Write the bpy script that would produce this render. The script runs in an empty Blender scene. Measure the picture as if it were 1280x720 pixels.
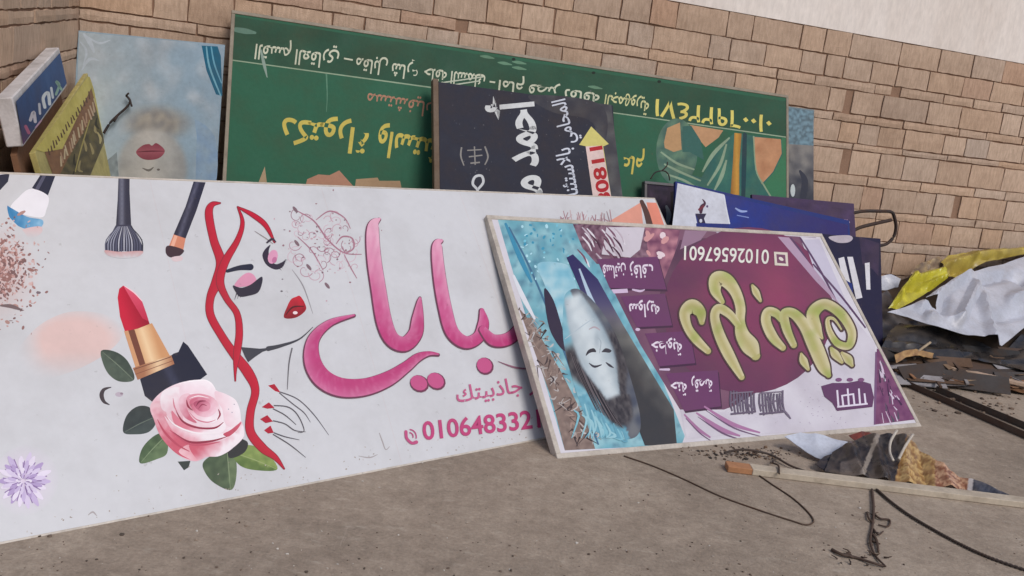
import bpy, bmesh, math, random, unicodedata
from mathutils import Vector, Matrix, noise
from mathutils.geometry import tessellate_polygon, delaunay_2d_cdt
R_ = random.Random(7)
S = bpy.context.scene
COL = S.collection
# ------------------------------------------------------------------ camera
H = 1.35; F = 1118.0
ROLL = math.atan(.122); PITCH = math.atan(229 / F)
fwd = Vector((0, math.cos(PITCH), -math.sin(PITCH)))
r0 = Vector((1, 0, 0)); u0 = r0.cross(fwd)
CR = math.cos(ROLL) * r0 + math.sin(ROLL) * u0
CU = -math.sin(ROLL) * r0 + math.cos(ROLL) * u0
CP = Vector((0, 0, H))
cam = bpy.data.cameras.new('camera'); cam.sensor_width = 36; cam.lens = 36 * F / 1280
cam.clip_start = .05; cam.clip_end = 500
co = bpy.data.objects.new('camera', cam); COL.objects.link(co)
co.matrix_world = Matrix.Translation(CP) @ Matrix((CR, CU, -fwd)).transposed().to_4x4()
S.camera = co
# ------------------------------------------------------------------ light
SUN_EL, SUN_AZ = math.radians(46), math.radians(140)      # azimuth clockwise from +Y: behind the camera, to the right
W = bpy.data.worlds.new('World'); S.world = W; W.use_nodes = True
wn = W.node_tree.nodes; bg = wn['Background']
sky = wn.new('ShaderNodeTexSky'); sky.sky_type = 'NISHITA'; sky.sun_disc = False
sky.sun_elevation = SUN_EL; sky.sun_rotation = SUN_AZ; sky.dust_density = 2.0; sky.air_density = 1.0; sky.ozone_density = 1.0
W.node_tree.links.new(sky.outputs[0], bg.inputs[0]); bg.inputs[1].default_value = .112
sl = bpy.data.lights.new('sun', 'SUN'); sl.energy = 1.7; sl.angle = math.radians(24); sl.color = (1, .96, .925)
so = bpy.data.objects.new('sun', sl); COL.objects.link(so)
sd = Vector((math.sin(SUN_AZ) * math.cos(SUN_EL), math.cos(SUN_AZ) * math.cos(SUN_EL), math.sin(SUN_EL)))
so.rotation_euler = sd.to_track_quat('Z', 'Y').to_euler(); so.location = sd * 30
S.view_settings.view_transform = 'Standard'; S.view_settings.look = 'None'
S.view_settings.exposure = -.10; S.view_settings.gamma = 1

# ------------------------------------------------------------------ helpers
def lin(c):
    return tuple(((v / 255) / 12.92 if v / 255 <= .04045 else ((v / 255 + .055) / 1.055) ** 2.4) for v in c)
def ray(x, y): return CR * ((x - 640) / F) - CU * ((y - 360) / F) + fwd
def hit(x, y, p, n):
    d = ray(x, y); return CP + d * ((p - CP).dot(n) / d.dot(n))
def G(x, y, z=0.0): return hit(x, y, Vector((0, 0, z)), Vector((0, 0, 1)))
def proj(p):
    v = p - CP; w = v.dot(fwd); return (640 + F * v.dot(CR) / w, 360 - F * v.dot(CU) / w)
def at_depth(x, y, dep): return CP + ray(x, y) * (dep / ray(x, y).y)

def tag(o, label=None, cat=None, group=None, kind=None):
    if label: o['label'] = label
    if cat: o['category'] = cat
    if group: o['group'] = group
    if kind: o['kind'] = kind
    return o
def empty(name, label, cat, mat=None, group=None):
    o = bpy.data.objects.new(name, None); COL.objects.link(o); o.empty_display_size = .1
    if mat is not None: o.matrix_world = mat
    return tag(o, label, cat, group)
def obj(name, verts, faces, mat, parent=None, cols=None, smooth=False):
    me = bpy.data.meshes.new(name); me.from_pydata([tuple(v) for v in verts], [], faces)
    if cols is not None:
        a = me.color_attributes.new('tint', 'FLOAT_COLOR', 'POINT')
        a.data.foreach_set('color', [c for col in cols for c in (col[0], col[1], col[2], 1)])
    me.materials.append(mat); me.update()
    if smooth: me.polygons.foreach_set('use_smooth', [True] * len(me.polygons))
    o = bpy.data.objects.new(name, me); COL.objects.link(o)
    if parent is not None: o.parent = parent
    return o
class MB:
    """collects geometry for one mesh"""
    def __init__(s): s.v = []; s.f = []; s.c = []
    def add(s, vs, fs, c=(1, 1, 1)):
        b = len(s.v); s.v += [Vector(v) for v in vs]; s.f += [tuple(i + b for i in f) for f in fs]
        s.c += c if isinstance(c, list) else [c] * len(vs)
    def box(s, x0, x1, y0, y1, z0, z1, c=(1, 1, 1), M=None, bev=0):
        if bev:
            bm = bmesh.new(); bmesh.ops.create_cube(bm, size=1)
            for v in bm.verts: v.co = Vector(((x0 + x1) / 2 + v.co.x * (x1 - x0), (y0 + y1) / 2 + v.co.y * (y1 - y0), (z0 + z1) / 2 + v.co.z * (z1 - z0)))
            bmesh.ops.bevel(bm, geom=bm.edges[:], offset=bev, segments=1, affect='EDGES')
            bm.verts.index_update(); vs = [v.co.copy() for v in bm.verts]; fs = [tuple(v.index for v in f.verts) for f in bm.faces]; bm.free()
        else:
            vs = [Vector((x, y, z)) for x in (x0, x1) for y in (y0, y1) for z in (z0, z1)]
            fs = [(0, 1, 3, 2), (4, 6, 7, 5), (0, 4, 5, 1), (2, 3, 7, 6), (0, 2, 6, 4), (1, 5, 7, 3)]
        if M is not None: vs = [M @ v for v in vs]
        s.add(vs, fs, c)
    def beam(s, a, b, w, h, c=(1, 1, 1), up=Vector((0, 0, 1)), bev=0):
        """box bar from a to b, a and b the centre line"""
        a, b = Vector(a), Vector(b); d = (b - a); L = d.length; d.normalize()
        sd = d.cross(up).normalized(); uu = sd.cross(d)
        M = Matrix((sd, d, uu)).transposed().to_4x4(); M.translation = a
        s.box(-w / 2, w / 2, 0, L, -h / 2, h / 2, c, M, bev)
    def tube(s, pts, r, c=(1, 1, 1), n=6, taper=None):
        pts = [Vector(p) for p in pts]; rings = []
        ref = Vector((.3, .2, .93))
        for i, p in enumerate(pts):
            d = (pts[min(i + 1, len(pts) - 1)] - pts[max(i - 1, 0)]).normalized()
            a = d.cross(ref).normalized() if abs(d.dot(ref)) < .98 else d.cross(Vector((1, 0, 0))).normalized(); b = d.cross(a)
            rr = r if taper is None else r * (1 + (taper - 1) * i / (len(pts) - 1))
            rings.append([p + (a * math.cos(t) + b * math.sin(t)) * rr for t in [2 * math.pi * k / n for k in range(n)]])
        vs = [v for q in rings for v in q]; fs = []
        for i in range(len(pts) - 1):
            for k in range(n):
                fs.append((i * n + k, i * n + (k + 1) % n, (i + 1) * n + (k + 1) % n, (i + 1) * n + k))
        fs.append(tuple(range(n))[::-1]); fs.append(tuple((len(pts) - 1) * n + k for k in range(n)))
        s.add(vs, fs, c)
    def build(s, name, mat, parent=None, smooth=False): return obj(name, s.v, s.f, mat, parent, s.c, smooth)
def cr(pts, n=8, closed=False):
    """Catmull-Rom through tuples of any length"""
    P = [tuple(p) for p in pts]; out = []; m = len(P); k = len(P[0])
    rng = range(m) if closed else range(m - 1)
    for i in rng:
        if closed: a, b, c, d = P[i - 1], P[i], P[(i + 1) % m], P[(i + 2) % m]
        else: a, b, c, d = P[max(i - 1, 0)], P[i], P[i + 1], P[min(i + 2, m - 1)]
        for j in range(n):
            t = j / n
            out.append(tuple(.5 * ((2 * b[q]) + (-a[q] + c[q]) * t + (2 * a[q] - 5 * b[q] + 4 * c[q] - d[q]) * t * t + (-a[q] + 3 * b[q] - 3 * c[q] + d[q]) * t ** 3) for q in range(k)))
    if not closed: out.append(P[-1])
    return out

# ------------------------------------------------------------------ materials
def nodes(name):
    m = bpy.data.materials.new(name); m.use_nodes = True
    nt = m.node_tree; return m, nt, nt.nodes['Principled BSDF'], nt.links
def noise_n(nt, vec, scale, detail=5, rough=.6):
    n = nt.nodes.new('ShaderNodeTexNoise'); n.inputs['Scale'].default_value = scale; n.inputs['Detail'].default_value = detail; n.inputs['Roughness'].default_value = rough
    nt.links.new(vec, n.inputs['Vector']); return n.outputs['Fac']
def ramp(nt, fac, stops):
    r = nt.nodes.new('ShaderNodeValToRGB'); e = r.color_ramp.elements
    while len(e) < len(stops): e.new(.5)
    for el, (p, c) in zip(e, stops): el.position = p; el.color = (*c, 1)
    nt.links.new(fac, r.inputs[0]); return r.outputs[0]
def mix(nt, a, b, fac, mode='MIX'):
    n = nt.nodes.new('ShaderNodeMix'); n.data_type = 'RGBA'; n.blend_type = mode
    for s_, v in ((6, a), (7, b)):
        if isinstance(v, tuple): n.inputs[s_].default_value = (*v, 1)
        else: nt.links.new(v, n.inputs[s_])
    if isinstance(fac, (int, float)): n.inputs[0].default_value = fac
    else: nt.links.new(fac, n.inputs[0])
    return n.outputs[2]
def bump(nt, h, strength, dist):
    b = nt.nodes.new('ShaderNodeBump'); b.inputs['Strength'].default_value = strength; b.inputs['Distance'].default_value = dist
    nt.links.new(h, b.inputs['Height']); return b.outputs[0]
def mapping(nt, scale=(1, 1, 1), coord='Object'):
    t = nt.nodes.new('ShaderNodeTexCoord'); m = nt.nodes.new('ShaderNodeMapping'); m.inputs['Scale'].default_value = scale
    nt.links.new(t.outputs[coord], m.inputs['Vector']); return m.outputs[0]
def tinted(name, base=None, dirt=.25, dirt_col=(96, 82, 68), scale=3, rough=.5, fine=60, bump_d=.001, bump_s=.4, streak=(1, 1, 1), spec=.5, spots=.0, metallic=0, speck=.8, wave=0):
    """surface whose colour is the mesh's own tint (or one colour), with grime blotches and fine speckle"""
    m, nt, bs, L = nodes(name)
    vec = mapping(nt, streak)
    if base is None:
        a = nt.nodes.new('ShaderNodeAttribute'); a.attribute_name = 'tint'; c = a.outputs['Color']
    else: c = lin(base)
    n1 = noise_n(nt, vec, scale, 8, .65); f = ramp(nt, n1, [(.45, (0, 0, 0)), (.75, (dirt,) * 3)])
    c = mix(nt, c, lin(dirt_col), f)
    n2 = noise_n(nt, vec, fine, 3); g = ramp(nt, n2, [(.3, (.86,) * 3), (.7, (1.06,) * 3)])
    c = mix(nt, c, g, speck, 'MULTIPLY')
    if spots:
        n3 = noise_n(nt, vec, scale * 9, 4, .7); f3 = ramp(nt, n3, [(.66, (0, 0, 0)), (.70, (spots,) * 3)])
        c = mix(nt, c, lin(dirt_col), f3)
    L.new(c, bs.inputs['Base Color']); bs.inputs['Metallic'].default_value = metallic
    rr = ramp(nt, n1, [(.3, (rough * .85,) * 3), (.75, (min(1, rough * 1.3),) * 3)]); L.new(rr, bs.inputs['Roughness'])
    bs.inputs['Specular IOR Level'].default_value = spec
    hgt = n2
    if wave:
        wv = noise_n(nt, mapping(nt, (1, .35, 1)), 2.6, 2, .5); ma = nt.nodes.new('ShaderNodeMath'); ma.operation = 'MULTIPLY_ADD'; ma.inputs[1].default_value = wave
        L.new(wv, ma.inputs[0]); L.new(n2, ma.inputs[2]); hgt = ma.outputs[0]
    L.new(bump(nt, hgt, bump_s, bump_d), bs.inputs['Normal'])
    return m
M_print = tinted('printed_vinyl', dirt=.20, scale=2.2, rough=.42, fine=25, bump_d=.0012, bump_s=.25, spots=.22, spec=.24, speck=.2, wave=14)
M_printold = tinted('weathered_print', dirt=.28, scale=4, rough=.6, fine=45, bump_d=.0015, spots=.35, spec=.16, speck=.5, wave=10)
M_frame = tinted('painted_frame', dirt=.5, scale=9, rough=.5, fine=80, spots=.5)
M_metal = tinted('dull_metal', dirt=.6, dirt_col=(90, 60, 40), scale=10, rough=.5, fine=90, spots=.5, metallic=.3)
M_wood = tinted('raw_wood', dirt=.5, dirt_col=(90, 66, 46), scale=7, rough=.8, fine=60, bump_d=.003, streak=(1, 1, 1))
M_cloth = tinted('plastic_sheet', dirt=.35, dirt_col=(105, 88, 70), scale=6, rough=.34, fine=70, bump_d=.002)
M_gloss = tinted('shiny_plastic', dirt=.3, dirt_col=(110, 96, 82), scale=8, rough=.28, fine=60, bump_d=.002)
M_iron = tinted('rusty_iron', dirt=.6, dirt_col=(92, 58, 38), scale=14, rough=.75, fine=120, bump_d=.002)

def brick_mat():
    m, nt, bs, L = nodes('rough_limestone')
    a = nt.nodes.new('ShaderNodeAttribute'); a.attribute_name = 'tint'
    v = mapping(nt); vs = mapping(nt, (1, 1, .22))
    n1 = noise_n(nt, v, 5, 8, .7); n2 = noise_n(nt, vs, 70, 5, .65); n3 = noise_n(nt, v, 160, 3)
    c = mix(nt, a.outputs['Color'], ramp(nt, n1, [(.3, (.88, .86, .84)), (.7, (1.08, 1.08, 1.07))]), 1, 'MULTIPLY')
    c = mix(nt, c, ramp(nt, n2, [(.3, (.80, .78, .76)), (.65, (1.08, 1.08, 1.08))]), 1, 'MULTIPLY')
    c = mix(nt, c, lin((112, 88, 72)), ramp(nt, noise_n(nt, v, 1.1, 8, .7), [(.5, (0, 0, 0)), (.8, (.4,) * 3)]))
    L.new(c, bs.inputs['Base Color']); bs.inputs['Roughness'].default_value = .9; bs.inputs['Specular IOR Level'].default_value = .2
    h = nt.nodes.new('ShaderNodeMath'); h.operation = 'ADD'; L.new(n2, h.inputs[0]); L.new(n3, h.inputs[1])
    L.new(bump(nt, h.outputs[0], .6, .004), bs.inputs['Normal']); return m
M_brick = brick_mat()
M_mortar = tinted('mortar', base=(150, 120, 100), dirt=.5, dirt_col=(84, 62, 50), scale=3, rough=.95, fine=90, bump_d=.004, spec=.1)
M_plaster = tinted('painted_plaster', base=(238, 228, 220), dirt=.28, dirt_col=(176, 150, 128), scale=1.4, rough=.8, fine=40, bump_d=.002, streak=(1, 1, .35), spots=.12, spec=.2)

def ground_mat():
    m, nt, bs, L = nodes('dusty_concrete')
    v = mapping(nt)
    big = noise_n(nt, v, .9, 8, .62); mid = noise_n(nt, v, 4.5, 8, .7); fine = noise_n(nt, v, 90, 4, .7); med = noise_n(nt, v, 22, 5, .7)
    c = ramp(nt, big, [(.3, lin((144, 131, 117))), (.5, lin((166, 151, 135))), (.72, lin((182, 167, 150)))])
    c = mix(nt, c, ramp(nt, mid, [(.3, (.80, .78, .77)), (.7, (1.12, 1.12, 1.12))]), .9, 'MULTIPLY')
    c = mix(nt, c, ramp(nt, med, [(.3, (.78, .77, .76)), (.7, (1.15, 1.15, 1.15))]), .9, 'MULTIPLY')
    c = mix(nt, c, ramp(nt, fine, [(.25, (.72, .71, .70)), (.7, (1.14, 1.14, 1.14))]), .8, 'MULTIPLY')
    c = mix(nt, c, lin((182, 166, 150)), ramp(nt, noise_n(nt, mapping(nt, (1, 1.6, 1)), 2.6, 7, .75), [(.56, (0, 0, 0)), (.72, (.55,) * 3)]))
    c = mix(nt, c, lin((92, 80, 71)), ramp(nt, noise_n(nt, v, 1.7, 9, .75), [(.58, (0, 0, 0)), (.75, (.5,) * 3)]))
    c = mix(nt, c, lin((196, 184, 170)), ramp(nt, noise_n(nt, mapping(nt, (9, .8, 1)), 2.2, 6, .7), [(.66, (0, 0, 0)), (.74, (.35,) * 3)]))
    c = mix(nt, c, lin((196, 184, 168)), ramp(nt, noise_n(nt, mapping(nt, (1, 2.2, 1)), 9, 5, .7), [(.58, (0, 0, 0)), (.70, (.4,) * 3)]))
    L.new(c, bs.inputs['Base Color']); bs.inputs['Roughness'].default_value = .88; bs.inputs['Specular IOR Level'].default_value = .25
    ad = nt.nodes.new('ShaderNodeMath'); ad.operation = 'ADD'; L.new(mid, ad.inputs[0]); L.new(fine, ad.inputs[1])
    L.new(bump(nt, ad.outputs[0], .55, .006), bs.inputs['Normal']); return m
M_ground = ground_mat()

# ------------------------------------------------------------------ Arabic lettering
FORMS = {}
for cp in range(0xFE70, 0xFEFD):
    d = unicodedata.decomposition(chr(cp)).split()
    if len(d) == 2: FORMS.setdefault(chr(int(d[1], 16)), {})[d[0][1:-1]] = chr(cp)
    if len(d) == 3: FORMS.setdefault(chr(int(d[1], 16)) + chr(int(d[2], 16)), {})[d[0][1:-1]] = chr(cp)
def shape(t):
    u = []; i = 0
    while i < len(t):
        if t[i:i + 2] in FORMS and t[i] == '\u0644': u.append(t[i:i + 2]); i += 2
        else: u.append(t[i]); i += 1
    out = []
    for k, ch in enumerate(u):
        f = FORMS.get(ch)
        if not f: out.append(ch); continue
        pv = FORMS.get(u[k - 1], {}) if k else {}; nx = FORMS.get(u[k + 1], {}) if k + 1 < len(u) else {}
        jp = 'initial' in pv and 'final' in f; jn = 'initial' in f and 'final' in nx
        key = 'medial' if jp and jn else 'final' if jp else 'initial' if jn else 'isolated'
        out.append(f.get(key, f.get('isolated', ch)))
    return ''.join(reversed(out))
def glyphs(s, bold=0.0, arabic=True):
    c = bpy.data.curves.new('t', 'FONT'); c.body = shape(s) if arabic else s; c.size = 1; c.offset = bold; c.resolution_u = 4
    o = bpy.data.objects.new('t', c); COL.objects.link(o)
    me = bpy.data.meshes.new_from_object(o.evaluated_get(bpy.context.evaluated_depsgraph_get()))
    v = [(p.co.x, p.co.y) for p in me.vertices]; f = [tuple(p.vertices) for p in me.polygons]
    bpy.data.objects.remove(o); bpy.data.curves.remove(c); bpy.data.meshes.remove(me)
    return v, f

# ------------------------------------------------------------------ leaning boards and what is printed on them
class Plane:
    def __init__(s, anchor, az=0, tilt=90, rl=0, e=None, u=None):
        s.o = Vector(anchor)
        if e is None:
            az, tilt, rl = map(math.radians, (az, tilt, rl))
            h = Vector((math.cos(az), math.sin(az), 0)); b = Vector((-math.sin(az), math.cos(az), 0))
            up = b * math.cos(tilt) + Vector((0, 0, math.sin(tilt)))
            s.e = h * math.cos(rl) + up * math.sin(rl); s.u = -h * math.sin(rl) + up * math.cos(rl)
        else: s.e, s.u = e, u
        s.n = s.e.cross(s.u)
    def uv(s, x, y):
        p = hit(x, y, s.o, s.n) - s.o; return (p.dot(s.e), p.dot(s.u))
    def P(s, u, v, w=0): return s.o + s.e * u + s.u * v + s.n * w
    def mat(s):
        m = Matrix((s.e, s.u, s.n)).transposed().to_4x4(); m.translation = s.o; return m
LAYER = .00006
class Art(MB):
    """flat printed shapes on a board's face, laid out from the photograph's outlines, one thin layer over another"""
    def __init__(s, plane, k0=1): super().__init__(); s.p = plane; s.k = k0; s.k0 = k0; s.boxes = []
    def put(s, uv, fs, c):
        """lay a shape just above whatever it overlaps"""
        x0 = min(a[0] for a in uv); x1 = max(a[0] for a in uv); y0 = min(a[1] for a in uv); y1 = max(a[1] for a in uv)
        l = s.k0
        for b in s.boxes:
            if b[4] > l and b[0] < x1 and b[1] > x0 and b[2] < y1 and b[3] > y0: l = b[4]
        l += 1; s.boxes.append((x0, x1, y0, y1, l)); s.k = max(s.k, l); w = l * LAYER
        s.add([(a[0], a[1], w) for a in uv], fs, c)
    def poly(s, pts, c, smooth=False, n=6):
        if smooth: pts = cr(pts, n, True)
        q = [Vector((*s.p.uv(*p), 0)) for p in pts]; fs = tessellate_polygon([q])
        s.put([(a.x, a.y) for a in q], fs, lin(c))
    def fill(s, pts, cf, step, smooth=False, n=6):
        """outline filled with a fine grid, cf(x, y) gives the printed colour at a picture point"""
        if smooth: pts = cr(pts, n, True)
        xs = [p[0] for p in pts]; ys = [p[1] for p in pts]; V = [Vector(p) for p in pts]; m = len(V)
        def inside(x, y):
            r = False; j = m - 1
            for i in range(m):
                a, b = V[i], V[j]
                if (a.y > y) != (b.y > y) and x < (b.x - a.x) * (y - a.y) / (b.y - a.y) + a.x: r = not r
                j = i
            return r
        ring = []
        for i in range(m):
            a, b = V[i], V[(i + 1) % m]; k = max(1, int((b - a).length / step))
            ring += [a.lerp(b, j / k) for j in range(k)]
        pts2 = list(ring); y = min(ys) + step * .5; odd = 0
        while y < max(ys):
            x = min(xs) + step * (.5 + .25 * odd)
            while x < max(xs):
                if inside(x, y) and min((Vector((x, y)) - r).length_squared for r in ring) > (step * .4) ** 2: pts2.append(Vector((x, y)))
                x += step
            y += step; odd = 1 - odd
        res = delaunay_2d_cdt(pts2, [], [list(range(len(ring)))], 1, 1e-6)
        vs = []; cs = []
        for p in res[0]:
            a = s.p.uv(p.x, p.y); vs.append(a); cs.append(lin(cf(p.x, p.y)))
        s.put(vs, [f for f in res[2]], cs)
    def stroke(s, pts, c, n=8, cf=None, across=1, cap=True, closed=False):
        """pts = (x, y, width) in the picture; cf(along, across, x, y) may vary the ink"""
        if closed: pts = list(pts) + [pts[0]]
        q = cr(pts, n) if len(pts) > 2 or n > 1 else list(pts)
        if cap and len(q) > 2:
            a, b = q[0], q[1]
        vs = []; cs = []; fs = []; m = len(q); A = across + 1
        for i, (x, y, r) in enumerate(q):
            x0, y0 = q[max(i - 1, 0)][:2]; x1, y1 = q[min(i + 1, m - 1)][:2]
            L = math.hypot(x1 - x0, y1 - y0) or 1; nx, ny = -(y1 - y0) / L, (x1 - x0) / L
            for t in range(A):
                tt = t / across; px, py = x + nx * r * (tt - .5), y + ny * r * (tt - .5)
                a = s.p.uv(px, py); vs.append(a); cs.append(lin(cf(i / (m - 1), tt, px, py) if cf else c))
            if i:
                for t in range(across):
                    fs.append(((i - 1) * A + t, i * A + t, i * A + t + 1, (i - 1) * A + t + 1))
        for (j, sg) in ((0, -1), (m - 1, 1)):
            if cap and q[j][2] > 2.5:
                x, y, r = q[j]; o = q[1] if j == 0 else q[m - 2]; L = math.hypot(x - o[0], y - o[1]) or 1; dx, dy = (x - o[0]) / L, (y - o[1]) / L
                b = len(vs); k = 7; cc = lin(cf(j / (m - 1), .5, x, y) if cf else c)
                for t in range(k):
                    an = math.pi * (t / (k - 1) - .5); a = s.p.uv(x + (dx * math.cos(an) - dy * math.sin(an)) * r / 2, y + (dy * math.cos(an) + dx * math.sin(an)) * r / 2)
                    vs.append(a); cs.append(cc)
                fs.append(tuple(b + t for t in range(k)))
        s.put(vs, fs, cs)
    def dot(s, x, y, rx, ry=None, c=(0, 0, 0), rot=0, n=14):
        ry = ry or rx
        s.poly([(x + rx * math.cos(t) * math.cos(rot) - ry * math.sin(t) * math.sin(rot), y + rx * math.cos(t) * math.sin(rot) + ry * math.sin(t) * math.cos(rot)) for t in [2 * math.pi * k / n for k in range(n)]], c)
    def text(s, t, a, b, h, c, bold=0.0, arabic=True, cf=None, up=None):
        """lettering whose baseline runs a -> b in the picture, h = size in picture pixels"""
        v, f = glyphs(t, bold, arabic); x0 = min(p[0] for p in v); x1 = max(p[0] for p in v)
        dx, dy = b[0] - a[0], b[1] - a[1]; L = math.hypot(dx, dy)
        ux, uy = up if up else (dy / L, -dx / L)
        vs = []; cs = []
        for (x, y) in v:
            t_ = (x - x0) / (x1 - x0); px, py = a[0] + dx * t_ + ux * y * h, a[1] + dy * t_ + uy * y * h
            q = s.p.uv(px, py); vs.append(q); cs.append(lin(cf(px, py) if cf else c))
        s.put(vs, f, cs)
def blend(a, b, t):
    t = max(0, min(1, t)); return tuple(a[i] + (b[i] - a[i]) * t for i in range(3))
def nz(x, y, sc, seed=0): return noise.noise(Vector((x / sc, y / sc, seed * 7.3)))

def board(name, label, cat, pl, rect, thick, face, frame=None, fw=.025, lip=.004, group=None, to_ground=False, mat=None, edge=None):
    """a sign board: panel, frame bars, ready for its print"""
    ua, ub, va, vb = rect
    if to_ground:
        va = max(-min(pl.P(x, 0).z for x in (ua, ub)) / pl.u.z, -9) + .002 if abs(pl.e.z) < 1e-4 else max((thick * max(0, pl.n.z) - min(pl.P(x, 0).z for x in (ua, ub))) / pl.u.z, -9)
        va = max((0.001 - pl.P(x, 0, -thick).z) / pl.u.z for x in (ua, ub))
        va = max(va, max((0.001 - pl.P(x, 0, 0).z) / pl.u.z for x in (ua, ub)))
    root = empty(name, label, cat, pl.mat(), group)
    b = MB(); b.box(ua, ub, va, vb, -thick, 0, lin(face), bev=.0015); b.build('panel', mat or M_print, root)
    if frame:
        f = MB(); c = lin(frame); e = .003
        for (x0, x1, y0, y1) in ((ua - e, ub + e, vb - fw, vb + e), (ua - e, ub + e, va - e, va + fw), (ua - e, ua + fw, va + fw, vb - fw), (ub - fw, ub + e, va + fw, vb - fw)):
            f.box(x0, x1, y0, y1, -thick - e, lip, c, bev=.002)
        f.build('frame', M_frame, root)
    return root, (ua, ub, va, vb)

# ------------------------------------------------------------------ the setting
GAZ = math.radians(21.75)
WD = Vector((math.cos(GAZ), math.sin(GAZ), 0)); WN = WD.cross(Vector((0, 0, 1)))     # WN points at the camera
WP = G(1110, 415)
def onw(x, y, d=0): return hit(x, y, WP + WN * d, WN)
corner = onw(98, 50); corner.z = 0
LAZ = math.radians(16)
LD = -ray(330, -5).normalized(); LD = Vector((math.sin(LAZ), -math.cos(LAZ), LD.z)); LN = Vector((0, 0, 1)).cross(LD).normalized()     # left wall runs from the corner past the camera
if LN.x < 0: LN = -LN
def sw(p): return (p - corner).dot(WD)

def ground_mesh():
    vs = []; fs = []; n = 90
    def cd(i): t = (i / n) * 2 - 1; return 30 * (abs(t) ** 2.2) * (1 if t > 0 else -1)
    for j in range(n + 1):
        for i in range(n + 1):
            x, y = cd(i), 4 + cd(j)
            vs.append((x, y, 0))
    for j in range(n):
        for i in range(n): a = j * (n + 1) + i; fs.append((a, a + 1, a + n + 2, a + n + 1))
    return tag(obj('ground', vs, fs, M_ground, None, [(1, 1, 1)] * len(vs), True), kind='structure')
ground_mesh()

def courses():
    """heights of the bed joints read off the photograph, carried on downwards"""
    z = [onw(1200, y).z for y in (65.6, 95, 121, 133, 161, 171, 195.5, 203.5, 233, 245, 273, 283, 309)]
    hs = [z[i] - z[i + 1] for i in range(len(z) - 1)]
    top = z[0]; pat = hs[:]
    rem = z[-1]; k = 0; tail = [.075, .17, .085, .165]
    while rem > .02:
        h = min(tail[k % 4], rem); pat.append(h); rem -= h; k += 1
    return top, pat
TOPZ, PAT = courses()
def masonry(root, origin, along, out, length, rnd, pits=()):
    b = MB(); z = TOPZ
    base = (192, 166, 145)
    for ci, h in enumerate(PAT):
        thin = h < .1; s_ = -R_.uniform(0, .2) if False else 0.0; z1 = z; z0 = z - h; z = z0
        pit = sorted(p for p in pits if z0 < p[1] <= z1)
        s_ = 0.0
        while s_ < length:
            w = rnd.uniform(.26, .58) if thin else rnd.choice((rnd.uniform(.16, .24), rnd.uniform(.26, .38), rnd.uniform(.30, .44)))
            dark = False
            if pit and s_ >= pit[0][0] - .045: dark = True; w = rnd.uniform(.06, .085); pit.pop(0)
            elif pit and s_ + w > pit[0][0] - .04: w = max(.05, pit[0][0] - .04 - s_); 
            w = min(w, length - s_)
            if w < .02: break
            g = rnd.uniform(.003, .007); x0, x1 = s_ + g, s_ + w - g; y0, y1 = z0 + rnd.uniform(.003, .006), z1 - rnd.uniform(.003, .006)
            if dark and h > .1: y0 += .035; y1 -= .02
            d = rnd.uniform(.004, .010) if not dark else -.012
            t = rnd.gauss(0, 1)
            t2 = rnd.gauss(0, 1); c = tuple(max(60, base[i] + t * (4, 4.2, 4.2)[i] + t2 * (2.2, 0, -2)[i]) for i in range(3))
            if rnd.random() < .10: c = blend(c, (206, 180, 158), .5)
            if rnd.random() < .05: c = blend(c, (188, 152, 130), .5)
            if dark: c = (122, 98, 80)
            nx, ny = max(2, int((x1 - x0) / .045)), max(2, int((y1 - y0) / .045)); vs = []; fs = []
            for j in range(ny + 1):
                for i in range(nx + 1):
                    xx = x0 + (x1 - x0) * i / nx; yy = y0 + (y1 - y0) * j / ny
                    rim = i in (0, nx) or j in (0, ny)
                    o = d + rnd.uniform(-.0012, .0012) - (.0025 if rim else 0)
                    if rim: xx += rnd.uniform(-.003, .003); yy += rnd.uniform(-.003, .003)
                    vs.append(origin + along * xx + out * o + Vector((0, 0, yy)))
            for j in range(ny):
                for i in range(nx): a = j * (nx + 1) + i; fs.append((a, a + 1, a + nx + 2, a + nx + 1))
            k = len(vs); rimi = [i for i in range(nx + 1)] + [j * (nx + 1) + nx for j in range(1, ny + 1)] + [ny * (nx + 1) + i for i in range(nx - 1, -1, -1)] + [j * (nx + 1) for j in range(ny - 1, 0, -1)]
            for i in rimi: vs.append(vs[i] - out * (.03 + d))
            for i in range(len(rimi)):
                j = (i + 1) % len(rimi); fs.append((rimi[i], k + i, k + j, rimi[j]))
            b.add(vs, fs, lin(c)); s_ += w
    o = b.build('stone_facing', M_brick, root); return o
def wall_slab(root, name, origin, along, out, s0, s1, z0, z1, d0, d1, mat):
    b = MB(); b.add([origin + along * s + out * d + Vector((0, 0, z)) for s in (s0, s1) for d in (d0, d1) for z in (z0, z1)],
                    [(0, 1, 3, 2), (4, 6, 7, 5), (0, 4, 5, 1), (2, 3, 7, 6), (0, 2, 6, 4), (1, 5, 7, 3)]); return b.build(name, mat, root)
pits = []
for q in ((1062, 124), (1120, 113.5), (1061, 187), (578, 38), (1197, 255)):
    p = onw(*q); pits.append((sw(p), p.z))
rw = empty('stone_wall', 'long wall of tan limestone blocks with painted plaster above, behind the leaning signs', 'wall')
masonry(rw, corner, WD, WN, 9.0, random.Random(3), pits)
wall_slab(rw, 'mortar_bed', corner, WD, WN, -.3, 9.0, 0, TOPZ, -.25, -.004, M_mortar)
wall_slab(rw, 'plaster', corner, WD, WN, -.3, 9.0, TOPZ + .001, 3.3, -.25, .004, M_plaster)
lw = empty('stone_wall', 'short return wall of tan limestone blocks at the left corner behind the blue box sign', 'wall')
masonry(lw, corner + WN * .03, LD, LN, 2.3, random.Random(11))
wall_slab(lw, 'mortar_bed', corner + WN * .03, LD, LN, 0, 2.3, 0, TOPZ, -.25, -.004, M_mortar)
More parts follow.
